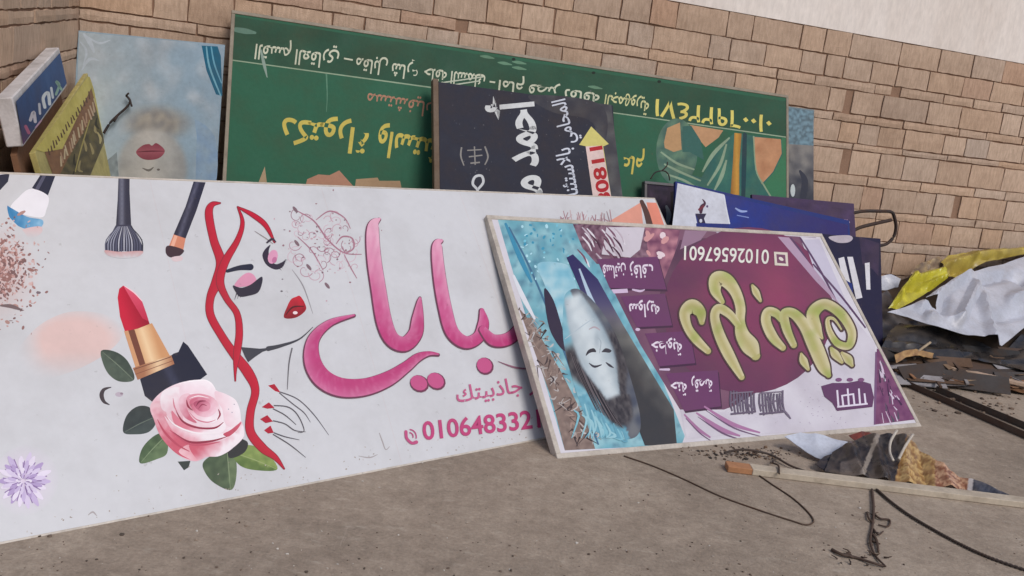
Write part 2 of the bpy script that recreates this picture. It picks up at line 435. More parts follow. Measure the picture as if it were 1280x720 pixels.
wall_slab(lw, 'coping', corner + WN * .03, LD, LN, 0, 2.3, TOPZ + .001, TOPZ + .06, -.25, .02, M_plaster)

# ------------------------------------------------------------------ the cosmetics sign
PW = Plane(G(0, 680), 40.56, 49.28)
RW, rc = board('shop_sign', 'large white cosmetics sign with red lipstick, pink rose and line-drawn woman, leaning at the front', 'sign',
               PW, (-.03, 3.385, 0, 1.222), .03, (206, 206, 209), frame=(204, 194, 182), fw=.006, lip=.0015)
A = Art(PW)
WHT = (206, 206, 209); NAVY = (38, 40, 60); DK = (52, 50, 62)
# pale blush blob, fading into the white
def blush(x, y):
    d = max(0, min(1, (math.hypot((x - 92) / 72, (y - 436) / 54) - .5) / .5)); t = (1 - d) * (1 if y < 420 else max(0, 1 - (y - 420) / 55)) * min(1, max(0, (x - 15) / 40))
    return blend(WHT, (222, 192, 186), min(1, t * 1.5))
A.fill([(14, 468), (22, 438), (45, 410), (75, 393), (103, 389), (135, 394), (152, 408), (150, 425), (128, 445), (96, 462), (60, 474), (30, 480)], blush, 6, True)
def lav(x, y): return blend((222, 206, 226), WHT, math.hypot((x - 30) / 46, (y - 600) / 46))
A.fill([(-6, 600), (4, 570), (30, 556), (58, 566), (74, 598), (60, 630), (30, 645), (2, 634)], lav, 6, True)
for u in (.62, 1.31, 2.02):   # welded seams of the vinyl
    A.stroke([(*proj(PW.P(u, 1.21)), .7), (*proj(PW.P(u + .004, .6)), .7), (*proj(PW.P(u, .012)), .7)], (206, 200, 202), 4)
# brushes along the top
A.poly([(-4, 219), (12, 217), (10, 227), (-2, 240)], NAVY)
A.poly([(51, 218), (69, 220), (60, 244), (40, 235)], NAVY)
A.poly([(54, 218), (58, 219), (48, 238), (44, 236)], (84, 84, 104))
A.poly([(39, 236), (60, 245), (58, 262), (50, 272), (14, 262), (24, 246)], (236, 233, 238), True)
A.fill([(9, 258), (14, 260), (34, 271), (53, 275), (51, 284), (36, 287), (20, 281), (12, 272)], lambda x, y: blend((58, 128, 178), (160, 200, 226), (x - 10) / 60 + nz(x, y, 6) * .4), 4, True)
A.fill([(28, 287), (50, 283), (52, 291), (40, 298), (30, 295)], lambda x, y: blend((222, 190, 190), WHT, (y - 284) / 14), 4, True)
A.fill([(148, 223), (162, 223), (162, 240), (164, 281), (145, 281), (147, 250)], lambda x, y: blend((48, 48, 66), (138, 140, 156), max(0, 1 - abs(x - 152) / 5) * .8), 3)
A.poly([(145, 281), (164, 281), (172, 295), (179, 309), (178, 316), (155, 314), (132, 316), (131, 307), (138, 294)], (58, 58, 78), False)
for i in range(15):
    x = 134 + i * 3; A.stroke([(147 + i * 1.15, 283, .6), (x + (x - 155) * .05, 300, 1.4), (x + (x - 155) * .1, 316 + R_.uniform(-2, 2), 1)], R_.choice([(150, 152, 168), (90, 92, 112), (40, 42, 60), (190, 190, 200)]), 3)
A.fill([(131, 313), (150, 315), (178, 314), (172, 321), (152, 323), (136, 320)], lambda x, y: blend((206, 158, 158), WHT, (y - 314) / 9 + nz(x, y, 3) * .5), 3, True)
A.fill([(242, 227), (257, 228), (246, 262), (232, 298), (217, 293), (232, 258)], lambda x, y: blend((42, 42, 62), (112, 112, 132), max(0, 1 - abs((x - 240) + (y - 260) * .33 + 4) / 4) * .7), 3)
A.poly([(217, 293), (232, 298), (229, 313), (211, 308)], (214, 136, 106))
A.poly([(218, 294), (222, 295), (217, 310), (213, 308)], (236, 176, 150))
A.poly([(210, 307), (229, 312), (227, 318), (219, 322), (211, 321), (207, 315)], (66, 46, 54), True)
A.fill([(214, 322), (226, 320), (228, 325), (218, 327)], lambda x, y: (218, 196, 198), 4, True)
# scattered powder
A.fill([(-4, 276), (22, 282), (44, 312), (56, 344), (60, 384), (40, 412), (-4, 420)], lambda x, y: blend(WHT, (206, 176, 172), max(0, 1 - math.hypot((x + 6) / 56, (y - 344) / 66)) * .9 + max(0, nz(x, y, 6)) * .25 * max(0, 1 - math.hypot((x + 6) / 60, (y - 344) / 70))), 4, True)
for i in range(26): A.dot(abs(R_.gauss(0, 14)), 332 + R_.gauss(0, 26), R_.uniform(3, 7), R_.uniform(1.6, 3.4), R_.choice([(150, 108, 102), (178, 138, 130), (128, 94, 92)]), R_.uniform(0, 3), 7)
for i in range(330):
    x = abs(R_.gauss(0, 24)) - 2; y = 335 + R_.gauss(0, 30)
    if x < 62 and 270 < y < 425: A.dot(x, y, R_.uniform(.5, 3.2), R_.uniform(.4, 1.8), R_.choice([(168, 124, 118), (194, 152, 146), (146, 106, 102), (208, 176, 172), (122, 92, 92)]), R_.uniform(0, 3), 6)
A.stroke([(0, 382, 2), (14, 383, 5), (28, 388, 2)], (116, 96, 98)); A.dot(48, 366, 3, 1.6, (120, 104, 112))
# crescent and smudge
A.stroke([(139, 484, 1), (130, 487, 4), (127, 494, 5.5), (130, 502, 4), (137, 506, 1)], (64, 54, 60)); A.dot(149, 493, 5, 3, (188, 174, 186)); A.dot(152, 492, 2, 1.4, (150, 132, 144))
# lilac flower
for ring, (rad, k) in enumerate(((33, 18), (25, 15), (17, 12), (9, 8))):
    for i in range(k):
        t = 2 * math.pi * i / k + ring * .3 + R_.uniform(-.1, .1); r = rad * R_.uniform(.85, 1.08); cx, cy = 29, 601
        A.stroke([(cx + math.cos(t) * r * .3, cy + math.sin(t) * r * .3, 2), (cx + math.cos(t) * r * .75, cy + math.sin(t) * r * .75, 7 - ring), (cx + math.cos(t) * r, cy + math.sin(t) * r, 3)], R_.choice([(214, 200, 226), (196, 178, 214), (176, 154, 198), (228, 218, 234)]), 3)
        A.stroke([(cx + math.cos(t + .15) * r * .4, cy + math.sin(t + .15) * r * .4, 1), (cx + math.cos(t + .15) * r * .85, cy + math.sin(t + .15) * r * .85, 1.3)], (140, 112, 164), 2)
# leaves behind the rose
def leaf(pts, ca, cb, vein):
    (x0, y0), (x1, y1) = vein
    A.fill(pts, lambda x, y: blend(ca, cb, .5 + .5 * math.copysign(1, (x - x0) * (y1 - y0) - (y - y0) * (x1 - x0)) * .6 + nz(x, y, 8) * .5), 4, True)
    A.stroke([(x0, y0, .8), ((x0 + x1) / 2, (y0 + y1) / 2 - 1, 1.3), (x1, y1, .5)], blend(cb, (170, 180, 150), .3), 3)
leaf([(127, 438), (145, 440), (160, 452), (168, 474), (150, 477), (136, 468), (128, 452)], (54, 66, 58), (84, 98, 84), ((166, 474), (128, 440)))
leaf([(154, 540), (158, 520), (172, 508), (188, 510), (195, 527), (186, 540), (168, 543)], (42, 52, 54), (66, 78, 76), ((192, 522), (156, 540)))
leaf([(175, 579), (178, 560), (194, 544), (208, 543), (209, 566), (196, 574)], (62, 84, 56), (104, 126, 88), ((207, 545), (176, 578)))
leaf([(254, 578), (268, 568), (290, 566), (296, 586), (290, 612), (268, 604), (256, 590)], (66, 84, 62), (112, 130, 94), ((284, 566), (288, 612)))
leaf([(290, 565), (306, 556), (330, 563), (347, 586), (322, 588), (300, 582)], (86, 112, 58), (148, 166, 94), ((292, 566), (345, 586)))
A.poly([(222, 577), (238, 576), (236, 584), (230, 588)], (54, 62, 58)); A.poly([(288, 548), (309, 552), (305, 566), (286, 572)], (48, 50, 52), True)
# lipstick
A.fill([(175, 474), (217, 442), (223, 440), (229, 427), (235, 432), (259, 468), (232, 488), (190, 502), (181, 495)], lambda x, y: blend((30, 32, 52), (74, 78, 104), max(0, 1 - abs((x - 214) - (y - 470) * .5) / 9) * .6), 5)
A.fill([(155, 414), (190, 404), (212, 444), (214, 452), (172, 468), (166, 446)], lambda x, y: (lambda t: blend((238, 204, 160), (206, 150, 104), abs(t - .62) * 2.6))(((x - 155) - (y - 414) * .33) / 37), 1.5)
A.poly([(160, 412.6), (167.5, 410.4), (184, 462), (177, 465)], (116, 66, 50)); A.poly([(155, 414), (160, 412.6), (177, 465), (172, 468)], (206, 152, 110))
A.fill([(166, 460), (214, 444), (218, 455), (172, 475)], lambda x, y: blend((168, 112, 80), (238, 204, 162), max(0, 1 - abs((x - 198) / 18))), 4)
A.stroke([(167, 462, 1), (214, 446, 1)], (110, 66, 50), 1); A.stroke([(169, 468, .8), (216, 451, .8)], (130, 80, 60), 1)
A.fill([(147, 372), (149, 361), (154, 357), (166, 364), (177, 375), (183, 392), (187, 405), (172, 411), (156, 414), (150, 396)], lambda x, y: blend((200, 26, 58), (150, 14, 42), ((x - 150) - (y - 372) * .3) / 26), 4)
A.fill([(154, 357), (166, 364), (177, 375), (183, 392), (186, 402), (178, 398), (166, 378)], lambda x, y: blend((226, 92, 116), (190, 40, 70), (y - 357) / 45), 4)
A.stroke([(156, 358, .8), (168, 366, 1.6), (178, 377, .8)], (244, 204, 210), 4)
# rose
def RO_(pts): return [(170 + x / 4.5, 460 + y / 4.5) for x, y in pts]
def petal(pts, ca, cb, p0, p1, k=.25):
    p0, p1 = RO_([p0, p1]); dx, dy = p1[0] - p0[0], p1[1] - p0[1]; L2 = dx * dx + dy * dy
    A.fill(RO_(pts), lambda x, y: blend(ca, cb, ((x - p0[0]) * dx + (y - p0[1]) * dy) / L2 + nz(x, y, 6) * k), 2.6, True)
def crease(pts, c, w=2): A.stroke([(*RO_([p])[0], w * (.3 if i in (0, len(pts) - 1) else 1)) for i, p in enumerate(pts)], c, 6)
RW_, RPK, RRD, RDK = (246, 234, 238), (234, 182, 194), (206, 92, 112), (150, 48, 72)
petal([(150, 130), (265, 78), (400, 70), (450, 125), (560, 180), (590, 290), (608, 380), (545, 450), (480, 490), (400, 500), (330, 525), (240, 490), (150, 400), (110, 310), (80, 215)], RW_, RPK, (420, 150), (200, 420))
petal([(82, 205), (150, 192), (175, 270), (210, 350), (300, 415), (350, 515), (240, 490), (145, 395), (102, 295)], (238, 196, 204), RRD, (90, 220), (230, 400), .4)
petal([(240, 470), (300, 430), (345, 470), (345, 520), (300, 512)], (238, 196, 202), (226, 150, 162), (250, 500), (330, 440))
petal([(300, 430), (420, 418), (500, 400), (560, 340), (592, 300), (606, 380), (545, 450), (470, 495), (400, 500), (345, 515)], RRD, RW_, (400, 395), (480, 470))
petal([(160, 270), (210, 320), (320, 362), (430, 372), (498, 366), (512, 385), (430, 408), (310, 414), (215, 365)], RW_, (226, 150, 164), (330, 360), (300, 415))
crease([(210, 362), (300, 416), (420, 412), (512, 386)], RDK, 2.6); crease([(190, 350), (290, 424), (380, 432), (470, 416)], (196, 84, 106), 2.4)
petal([(490, 372), (530, 350), (590, 305), (570, 345), (520, 386)], (196, 78, 100), RRD, (500, 380), (580, 320))
petal([(150, 132), (250, 108), (250, 170), (262, 300), (200, 262), (142, 225)], RW_, RPK, (170, 150), (250, 280))
petal([(200, 240), (250, 290), (330, 325), (430, 340), (490, 300), (505, 330), (480, 365), (400, 372), (310, 352), (220, 318)], (222, 128, 146), RW_, (330, 300), (400, 360))
crease([(222, 235), (262, 300), (340, 335), (440, 338), (492, 305)], RDK, 2.4)
petal([(262, 82), (400, 70), (450, 128), (440, 180), (380, 150), (310, 140), (250, 160)], RW_, (240, 214, 222), (360, 80), (340, 150))
petal([(450, 130), (560, 182), (588, 290), (540, 330), (500, 310), (484, 230), (450, 180)], RW_, (238, 206, 214), (560, 220), (480, 240))
petal([(250, 160), (300, 145), (330, 200), (320, 270), (340, 310), (275, 280), (240, 215)], (236, 196, 206), (206, 108, 130), (250, 200), (320, 250))
petal([(290, 160), (360, 145), (440, 172), (476, 240), (452, 300), (380, 312), (320, 285), (285, 220)], (222, 148, 164), RW_, (340, 180), (400, 300))
petal([(300, 190), (360, 165), (430, 190), (452, 240), (410, 275), (340, 262)], (204, 106, 130), (240, 204, 214), (320, 190), (420, 260))
petal([(322, 200), (370, 180), (415, 200), (410, 236), (360, 244)], (176, 76, 104), (222, 150, 168), (330, 200), (400, 235))
crease([(284, 180), (292, 215), (318, 240)], RDK, 2.4); crease([(338, 215), (356, 190), (392, 186)], (134, 48, 74), 2.0); crease([(350, 230), (372, 206), (398, 214)], (152, 58, 84), 1.5); crease([(462, 232), (472, 262), (456, 292)], RDK, 2.2); crease([(208, 170), (215, 215), (232, 250)], (216, 130, 148), 1.8); crease([(300, 250), (340, 290), (400, 306), (448, 292)], (214, 128, 148), 1.6); crease([(120, 290), (160, 360), (230, 430), (300, 470)], (190, 76, 98), 2.6)
crease([(262, 84), (330, 72), (400, 72), (446, 118)], (252, 244, 246), 1.4); crease([(170, 268), (220, 322), (330, 364), (470, 366)], (252, 242, 244), 1.6); crease([(300, 172), (350, 158), (410, 170)], (250, 236, 240), 1.3)
for x, y in ((520, 232), (552, 205), (540, 250)): A.dot(*RO_([(x, y)])[0], .9, .7, (170, 160, 176), 0, 6)
# the line-drawn woman
def hair(p):
    A.stroke([(x, y, w + 1.6) for x, y, w in p], (132, 40, 54), 8); A.stroke(p, (196, 34, 58), 8, lambda s, t, x, y: blend((196, 34, 58), (184, 28, 52), t), 2)
hair([(275, 254, 1), (265, 256, 6), (261, 268, 9), (267, 300, 9), (276, 328, 11), (271, 352, 12), (263, 372, 9), (263, 394, 9), (277, 420, 9), (292, 442, 10), (310, 466, 12), (319, 488, 9), (313, 515, 9), (313, 540, 10), (328, 560, 10), (344, 572, 6), (355, 586, 1)])
hair([(297, 259, 1), (303, 278, 4), (297, 300, 6), (281, 328, 9), (275, 352, 9), (283, 373, 7), (296, 392, 7), (299, 416, 8), (296, 442, 8), (294, 462, 3), (294, 477, .6)])
hair([(297, 259, 1), (316, 269, 5), (332, 282, 5), (343, 303, 1)])
A.stroke([(318, 289, .6), (332, 298, 1.2), (341, 305, .6)], (150, 140, 140), 5)
A.stroke([(284, 339, 4), (299, 335, 6), (313, 334, 8)], NAVY, 6)
A.poly([(293, 358), (300, 347), (310, 341), (318, 345), (320, 354), (308, 358)], (222, 150, 178), True)
A.poly([(291, 357), (301, 360), (313, 356), (327, 346), (327, 356), (322, 366), (310, 370), (300, 371), (295, 366)], (44, 40, 58), True)
for k in range(9): A.stroke([(296 + k * 3.2, 366 - k * .9, 1.4), (293 + k * 3.6, 375 - k * 1.3, .3)], (44, 40, 58), 2)
A.poly([(338, 306), (331, 312), (328, 320), (333, 331), (344, 337), (353, 334), (357, 325), (352, 328), (344, 330), (337, 322), (336, 313)], (48, 40, 60), True)
A.dot(341, 321, 6, 9, (222, 156, 186), .3); A.dot(343, 325, 3, 4, (196, 116, 156), .3)
for k in range(6): A.stroke([(347 + k * 1.8, 334 - k * 1.8, 1.3), (352 + k * 1.5, 338 - k * 2.6, .3)], (44, 40, 58), 2)
A.stroke([(333, 304, 2), (340, 299, 3), (345, 303, 1)], (60, 50, 66), 4)
A.fill([(370, 371), (375, 370), (381, 379), (382, 388), (370, 397), (355, 397), (359, 383), (364, 374)], lambda x, y: blend((206, 34, 56), (136, 12, 34), (y - 370) / 28 + nz(x, y, 6) * .3), 3, True)
A.stroke([(357, 394, 1), (366, 384, 2.2), (380, 383, 1)], (84, 8, 24), 5); A.dot(369, 391, 3, 2, (250, 226, 228))
A.dot(352, 364, 1.6, 1, (90, 84, 92)); A.dot(353, 349, 1.2, .8, (130, 120, 128))
A.stroke([(365, 337, .6), (379, 358, 1.6), (391, 392, .6)], (150, 146, 150), 6)
A.poly([(301, 434), (325, 436), (345, 434), (328, 440), (319, 446), (310, 453), (306, 446)], (66, 66, 74))
A.stroke([(335, 436, 6), (352, 432, 4), (374, 424, 2), (391, 409, .8)], (66, 66, 74), 8)
A.stroke([(365, 435, 1.8), (361, 455, 1.6), (359, 487, .8)], (104, 102, 108), 6)
for n_ in ([(335, 482), (343, 480), (351, 491), (344, 489)], [(327, 509), (336, 503), (343, 510), (334, 511)], [(325, 524), (334, 519), (341, 527), (332, 529)], [(330, 538), (338, 532), (342, 541), (335, 542)]): A.poly(n_, (176, 30, 52))
for ln in ([(350, 490, 1.6), (372, 499, 1.5), (392, 518, 1.4), (411, 544, .6)], [(349, 491, 1.4), (366, 505, 1.5), (380, 516, 1.4), (388, 528, .6)], [(342, 507, 1.4), (360, 509, 1.5), (372, 519, 1.4), (380, 538, 1.2), (372, 541, .6)], [(341, 511, 1.3), (356, 519, 1.4), (370, 531, .7)],
           [(341, 526, 1.4), (356, 530, 1.4), (368, 538, 1.4), (382, 540, .6)], [(342, 541, 1.4), (356, 546, 1.4), (374, 550, .6)], [(341, 543, 1.3), (362, 556, 1.4), (382, 572, .6)]): A.stroke(ln, (92, 88, 94), 6)
# filigree
for i in range(60):
    x, y = R_.uniform(366, 446), R_.uniform(266, 346)
    if abs((x - 360) / 90 - (y - 262) / 90) > .62: continue
    a = R_.uniform(0, 6.3); pts = []; rr = R_.uniform(4, 11); sg = R_.choice((-1, 1))
    for k in range(9):
        t = a + sg * k * .55; r = rr * (1 - k / 10); pts.append((x + math.cos(t) * r, y + math.sin(t) * r, 1.0 - k * .05))
    A.stroke(pts, R_.choice([(196, 160, 172), (176, 132, 148), (206, 180, 190), (158, 116, 130)]), 5)
for pts in ([(368, 262, 1), (392, 276, 1.8), (410, 300, 2), (430, 316, 1.6), (452, 318, 1)], [(395, 275, 1), (412, 264, 1.8), (430, 272, 1.6), (438, 286, 1)], [(420, 305, 1), (428, 296, 2), (440, 298, 2), (442, 310, 2), (432, 316, 1.4), (428, 308, 1)], [(372, 296, 1), (390, 314, 1.6), (404, 338, 1)], [(430, 318, 1), (438, 334, 1.6), (446, 348, 1)]):
    A.stroke(pts, (170, 122, 138), 7)
for i in range(70): A.dot(R_.gauss(405, 24), R_.gauss(308, 24), R_.uniform(.5, 1.7), R_.uniform(.5, 1.4), R_.choice([(150, 112, 122), (196, 160, 170), (128, 100, 110)]), 0, 6)
for x, y in ((369, 262), (371, 304), (386, 334), (409, 357)): A.dot(x, y, 5, 2, (128, 104, 112), .9, 8)
# salmon corner at the right end
A.poly([(754, 281), (776, 268), (801, 253), (804, 282), (806, 300), (754, 300)], (226, 156, 136)); A.poly([(808, 253), (821, 253.5), (833, 290), (822, 300), (816, 290)], (228, 140, 118))
A.stroke([(802, 252, 5), (808, 266, 7), (813, 284, 8), (820, 304, 8)], (84, 56, 52), 5)
for i in range(40):
    x = R_.uniform(700, 764); A.stroke([(x, R_.uniform(262, 276) , 1), (x + R_.uniform(-8, 8), R_.uniform(276, 292), 1.6)], R_.choice([(150, 124, 130), (196, 170, 172), (170, 130, 136)]), 2)
for pts in ([(474, 541, 1), (478, 552, 1.6), (482, 562, 1.2), (487, 558, .6)], [(448, 570, .6), (462, 572, 1.6), (472, 568, .6)], [(110, 644, .8), (116, 640, 2.2), (121, 645, .8)]): A.stroke(pts, (168, 160, 160), 4)
for i in range(150):          # mud splashes along the foot of the sign
    u = R_.uniform(.02, 3.3); v = .012 + abs(R_.gauss(0, .05)); p = proj(PW.P(u, v)); A.dot(p[0], p[1], R_.uniform(.4, 1.5), R_.uniform(.3, .9), R_.choice([(168, 156, 146), (150, 136, 124), (186, 176, 168)]), R_.uniform(0, 3), 6)
A.build('printed_picture', M_print, RW)
# big pink lettering
A = Art(PW, A.k + 2)
PK1, PK2 = (232, 178, 198), (190, 66, 122)
def pink(s, t, x, y): return blend(blend(PK1, PK2, (y - 270) / 150 + nz(x * 2, y * .5, 9) * .18), (236, 200, 214), .30 * max(0, 1 - t * 1.6) + max(0, nz(x * 3, y * .6, 6, 2)) * .25)
def call(p, edge=3.2):
    A.stroke([(x - .6, y + 1.0, w + edge * .75) for x, y, w in p], (112, 62, 84), 10); A.stroke(p, PK2, 10, pink, 6)
call([(474, 274, 3), (466, 284, 14), (467, 320, 17), (473, 362, 18), (480, 402, 19), (490, 424, 18), (506, 430, 18), (519, 417, 17), (522, 398, 14), (524, 378, 6), (525, 372, 2)])
call([(552, 301, 3), (546, 308, 12), (549, 345, 15), (556, 385, 16), (565, 415, 16), (582, 428, 15), (598, 421, 14), (604, 404, 13), (602, 388, 5)])
call([(603, 412, 9), (616, 425, 14), (634, 424, 15), (648, 412, 14), (656, 395, 12), (664, 380, 10)])
call([(548, 443, 2), (536, 442, 5), (522, 447, 10), (507, 459, 13), (484, 474, 18), (455, 484, 21), (425, 484, 23), (402, 472, 23), (390, 450, 20), (392, 424, 14), (412, 404, 8), (443, 394, 2)])
for (x, y, rx, ry, r) in ((523, 479, 11, 9, .5), (544, 476, 11, 9, .6), (605, 457, 10, 9, .8)):
    A.dot(x + .8, y + 1, rx + 1.4, ry + 1.4, (118, 60, 86), r); A.dot(x, y, rx, ry, (200, 88, 138), r)
A.stroke([(622, 452, .6), (645, 460, 2.4), (672, 462, 1)], (150, 104, 124), 6)
A.text('سر جاذبيتك', (571, 503), (690, 484), 27, (196, 98, 138), .012)
A.text('01064833212', (529, 550), (696, 532), 32, (192, 72, 122), .02, False)
A.stroke([(507, 540, 4), (508, 548, 3.6), (514, 554, 3.6), (520, 553, 4.5)], (190, 84, 128), 6)
for r in (5, 9): A.stroke([(511 + r * math.cos(t), 546 + r * math.sin(t), 1.4) for t in (-1.5, -1, -.5, 0, .3)], (190, 84, 128), 4)
A.build('lettering', M_print, RW)

# ------------------------------------------------------------------ the upside-down purple sign
PP = Plane(G(697, 573), 28.32, 43.2)
RP, rc = board('shop_sign', 'purple sign lying upside down with yellow-green lettering and a portrait', 'sign',
               PP, (0, 2.143, 0, 1.212), .035, (212, 207, 214), frame=(196, 186, 174), fw=.02, lip=.004)
A = Art(PP)
PU = (106, 58, 96)
def tex(c, amt, sc, sd=0):
    return lambda x, y: blend(c, (255, 255, 255) if nz(x, y, sc, sd) > 0 else (0, 0, 0), abs(nz(x, y, sc, sd)) * amt)
A.fill([(622, 274), (716, 279), (760, 281), (790, 380), (856, 545), (852, 556), (706, 563)], lambda x, y: blend(blend((104, 166, 182), (150, 194, 202), .5 + nz(x, y, 16)), (78, 118, 140), max(0, nz(x, y, 7, 2)) * .9), 4)
# mauve field and its stripes
A.fill([(722, 279), (1020, 297), (1034, 345), (1062, 400), (1010, 470), (960, 492), (905, 512), (850, 512), (800, 430), (760, 350)], lambda x, y: blend((106, 70, 94), (126, 88, 108), .5 + nz(x, y, 40)), 8)
A.fill([(716, 280), (800, 284), (834, 300), (846, 320), (830, 330), (746, 330), (728, 310)], lambda x, y: blend((150, 118, 132), (84, 52, 72), .5 + nz(x * 1.5, y, 5) * 1.2), 4)
A.poly([(758, 284), (806, 284), (800, 312), (788, 322), (752, 318)], (206, 198, 206))
for i in range(26):
    x = R_.uniform(716, 770); y = R_.uniform(282, 318); A.stroke([(x, y, 1.2), (x + 8, y + 9, 2.4), (x + 12, y + 18, 1)], R_.choice([(74, 40, 62), (190, 176, 186), (120, 80, 100), (226, 220, 226)]), 3)
A.fill([(806, 284), (850, 288), (838, 340), (822, 360), (812, 330)], lambda x, y: blend((186, 130, 140), (110, 64, 90), .5 + nz(x, y, 9) * 1.1), 4)
for i in range(9): A.dot(R_.uniform(808, 836), R_.uniform(290, 335), R_.uniform(2, 4), R_.uniform(3, 7), R_.choice([(226, 206, 210), (206, 150, 150)]), R_.uniform(0, 3), 8)
A.fill([(850, 300), (905, 296), (920, 330), (900, 380), (870, 470), (840, 470), (815, 400), (830, 350)], lambda x, y: blend((90, 60, 80), (104, 70, 90), .5 + nz(x, y, 30)), 8)
A.poly([(856, 288), (884, 289), (876, 300), (850, 312)], (150, 120, 140)); A.poly([(895, 290), (917, 291), (924, 304), (904, 304)], (188, 182, 192))
A.fill([(1000 + 0, 296), (1024, 298), (1040, 345), (1062, 392), (1094, 430), (1092, 536), (900, 545), (858, 549), (850, 512), (905, 515), (980, 470), (1010, 430), (1030, 380), (1012, 330)], lambda x, y: blend((214, 209, 216), (200, 193, 203), .5 + nz(x, y, 30)), 8)
A.fill([(935 + 106 * math.cos(t), 388 + 104 * math.sin(t)) for t in [2 * math.pi * k / 40 for k in range(40)]], lambda x, y: blend((142, 66, 96), (104, 58, 86), math.hypot(x - 965, y - 370) / 130 + nz(x, y, 30) * .3), 7)
# dark stamps of the left side of the field
for q in ([(746, 324), (822, 321), (833, 362), (762, 360)], [(776, 371), (831, 367), (840, 407), (796, 409)], [(806, 417), (862, 414), (869, 454), (824, 458)], [(832, 467), (897, 463), (901, 508), (855, 514)]):
    A.poly([(x + 1.5, y + 2.5) for x, y in q], (72, 44, 68)); A.poly(q, (108, 62, 100))
def script(x0, y0, x1, y1, h, k):
    for i in range(k):
        t = (i + .5) / k; x = x0 + (x1 - x0) * t; y = y0 + (y1 - y0) * t; w = (x1 - x0) / k
        A.stroke([(x - w * .5, y + R_.uniform(-1, 2), 1.6), (x - w * .1, y - R_.uniform(.1, .6) * h, 2.4), (x + w * .2, y + R_.uniform(0, .5) * h, 2), (x + w * .6, y - R_.uniform(0, .3) * h, 1.4)], (228, 214, 226), 4)
        if R_.random() < .6: A.dot(x, y + R_.choice((-1, 1)) * h * .8, 1.5, 1.5, (224, 206, 222), 0, 6)
LT = (226, 214, 226)
for w_, l_, r_, h_ in (('فساتين', (753, 331), (782, 334), 21), ('زفاف', (787, 332), (816, 331), 22), ('سواريه', (786, 380), (824, 381), 22), ('خطوبة', (814, 427), (852, 428), 22), ('حنة', (838, 478), (858, 478), 22), ('رقصة', (864, 475), (890, 474), 21)):
    A.text(w_, r_, l_, h_, LT, .02, up=(.05, 1))
A.poly([(764, 362), (784, 361), (785, 366), (767, 367)], (206, 184, 208)); A.stroke([(790, 362, 2), (800, 364, 3), (806, 362, 1)], (206, 184, 208), 4); A.dot(797, 412, 3, 2, (206, 184, 208)); A.stroke([(824, 462, 2), (836, 462, 3)], (206, 184, 208), 1)
# lace strip along the left edge
A.fill([(648, 384), (668, 408), (700, 462), (733, 527), (744, 561), (706, 563), (690, 500)], lambda x, y: blend((116, 98, 92), (150, 130, 120), .5 + nz(x, y, 6)), 4)
for i in range(120):
    t = R_.random(); x = 652 + 72 * t + R_.uniform(-4, 14) * (1 + t); y = 388 + 160 * t + R_.uniform(-8, 10)
    A.stroke([(x, y, .8), (x + R_.uniform(-7, 7), y + R_.uniform(-5, 7), R_.uniform(1, 2.6)), (x + R_.uniform(-9, 9), y + R_.uniform(0, 12), .6)], R_.choice([(176, 168, 164), (84, 68, 66), (160, 138, 128), (190, 186, 184), (70, 58, 60), (140, 122, 114)]), 3)
A.stroke([(636, 284, 2), (660, 330, 2.4), (690, 400, 2.4), (720, 480, 2.4), (748, 556, 2)], (70, 110, 140), 5)
A.stroke([(642, 345, 3), (654, 372, 6), (668, 398, 3)], (222, 224, 230), 5); A.stroke([(632, 280, 3), (650, 322, 6), (664, 352, 3)], (64, 140, 172), 5)
for i in range(60):
    x = R_.uniform(650, 720); y = R_.uniform(280, 350); A.dot(x, y, R_.uniform(1, 3), R_.uniform(.8, 2), R_.choice([(176, 220, 230), (62, 146, 176), (120, 190, 208)]), R_.uniform(0, 3), 6)
# portrait, upside down: veil, hair, face
A.fill([(708, 322), (716, 318), (747, 349), (778, 405), (812, 462), (842, 512), (846, 556), (806, 557), (791, 518), (787, 491), (773, 447), (756, 411), (729, 371)], lambda x, y: blend(blend((46, 42, 92), (112, 106, 124), (y - 340) / 70), blend((58, 58, 62), (124, 122, 116), (x - 690 - (y - 330) * .62) / 50 - (y - 400) / 300 + nz(x, y, 14) * .3), (y - 380) / 40), 5)
A.stroke([(724, 336, 2), (738, 372, 5), (752, 400, 4), (766, 430, 2)], (176, 196, 214), 6)
A.fill([(706, 330), (716, 345), (722, 372), (706, 390), (700, 420), (692, 398), (682, 360), (672, 330)], lambda x, y: blend((176, 208, 216), (120, 180, 200), .5 + nz(x, y, 12)), 5, True)
A.poly([(680, 362), (690, 372), (698, 394), (709, 436), (700, 434), (686, 408)], (54, 46, 66), True)
def smooth(t): t = max(0, min(1, t)); return t * t * (3 - 2 * t)
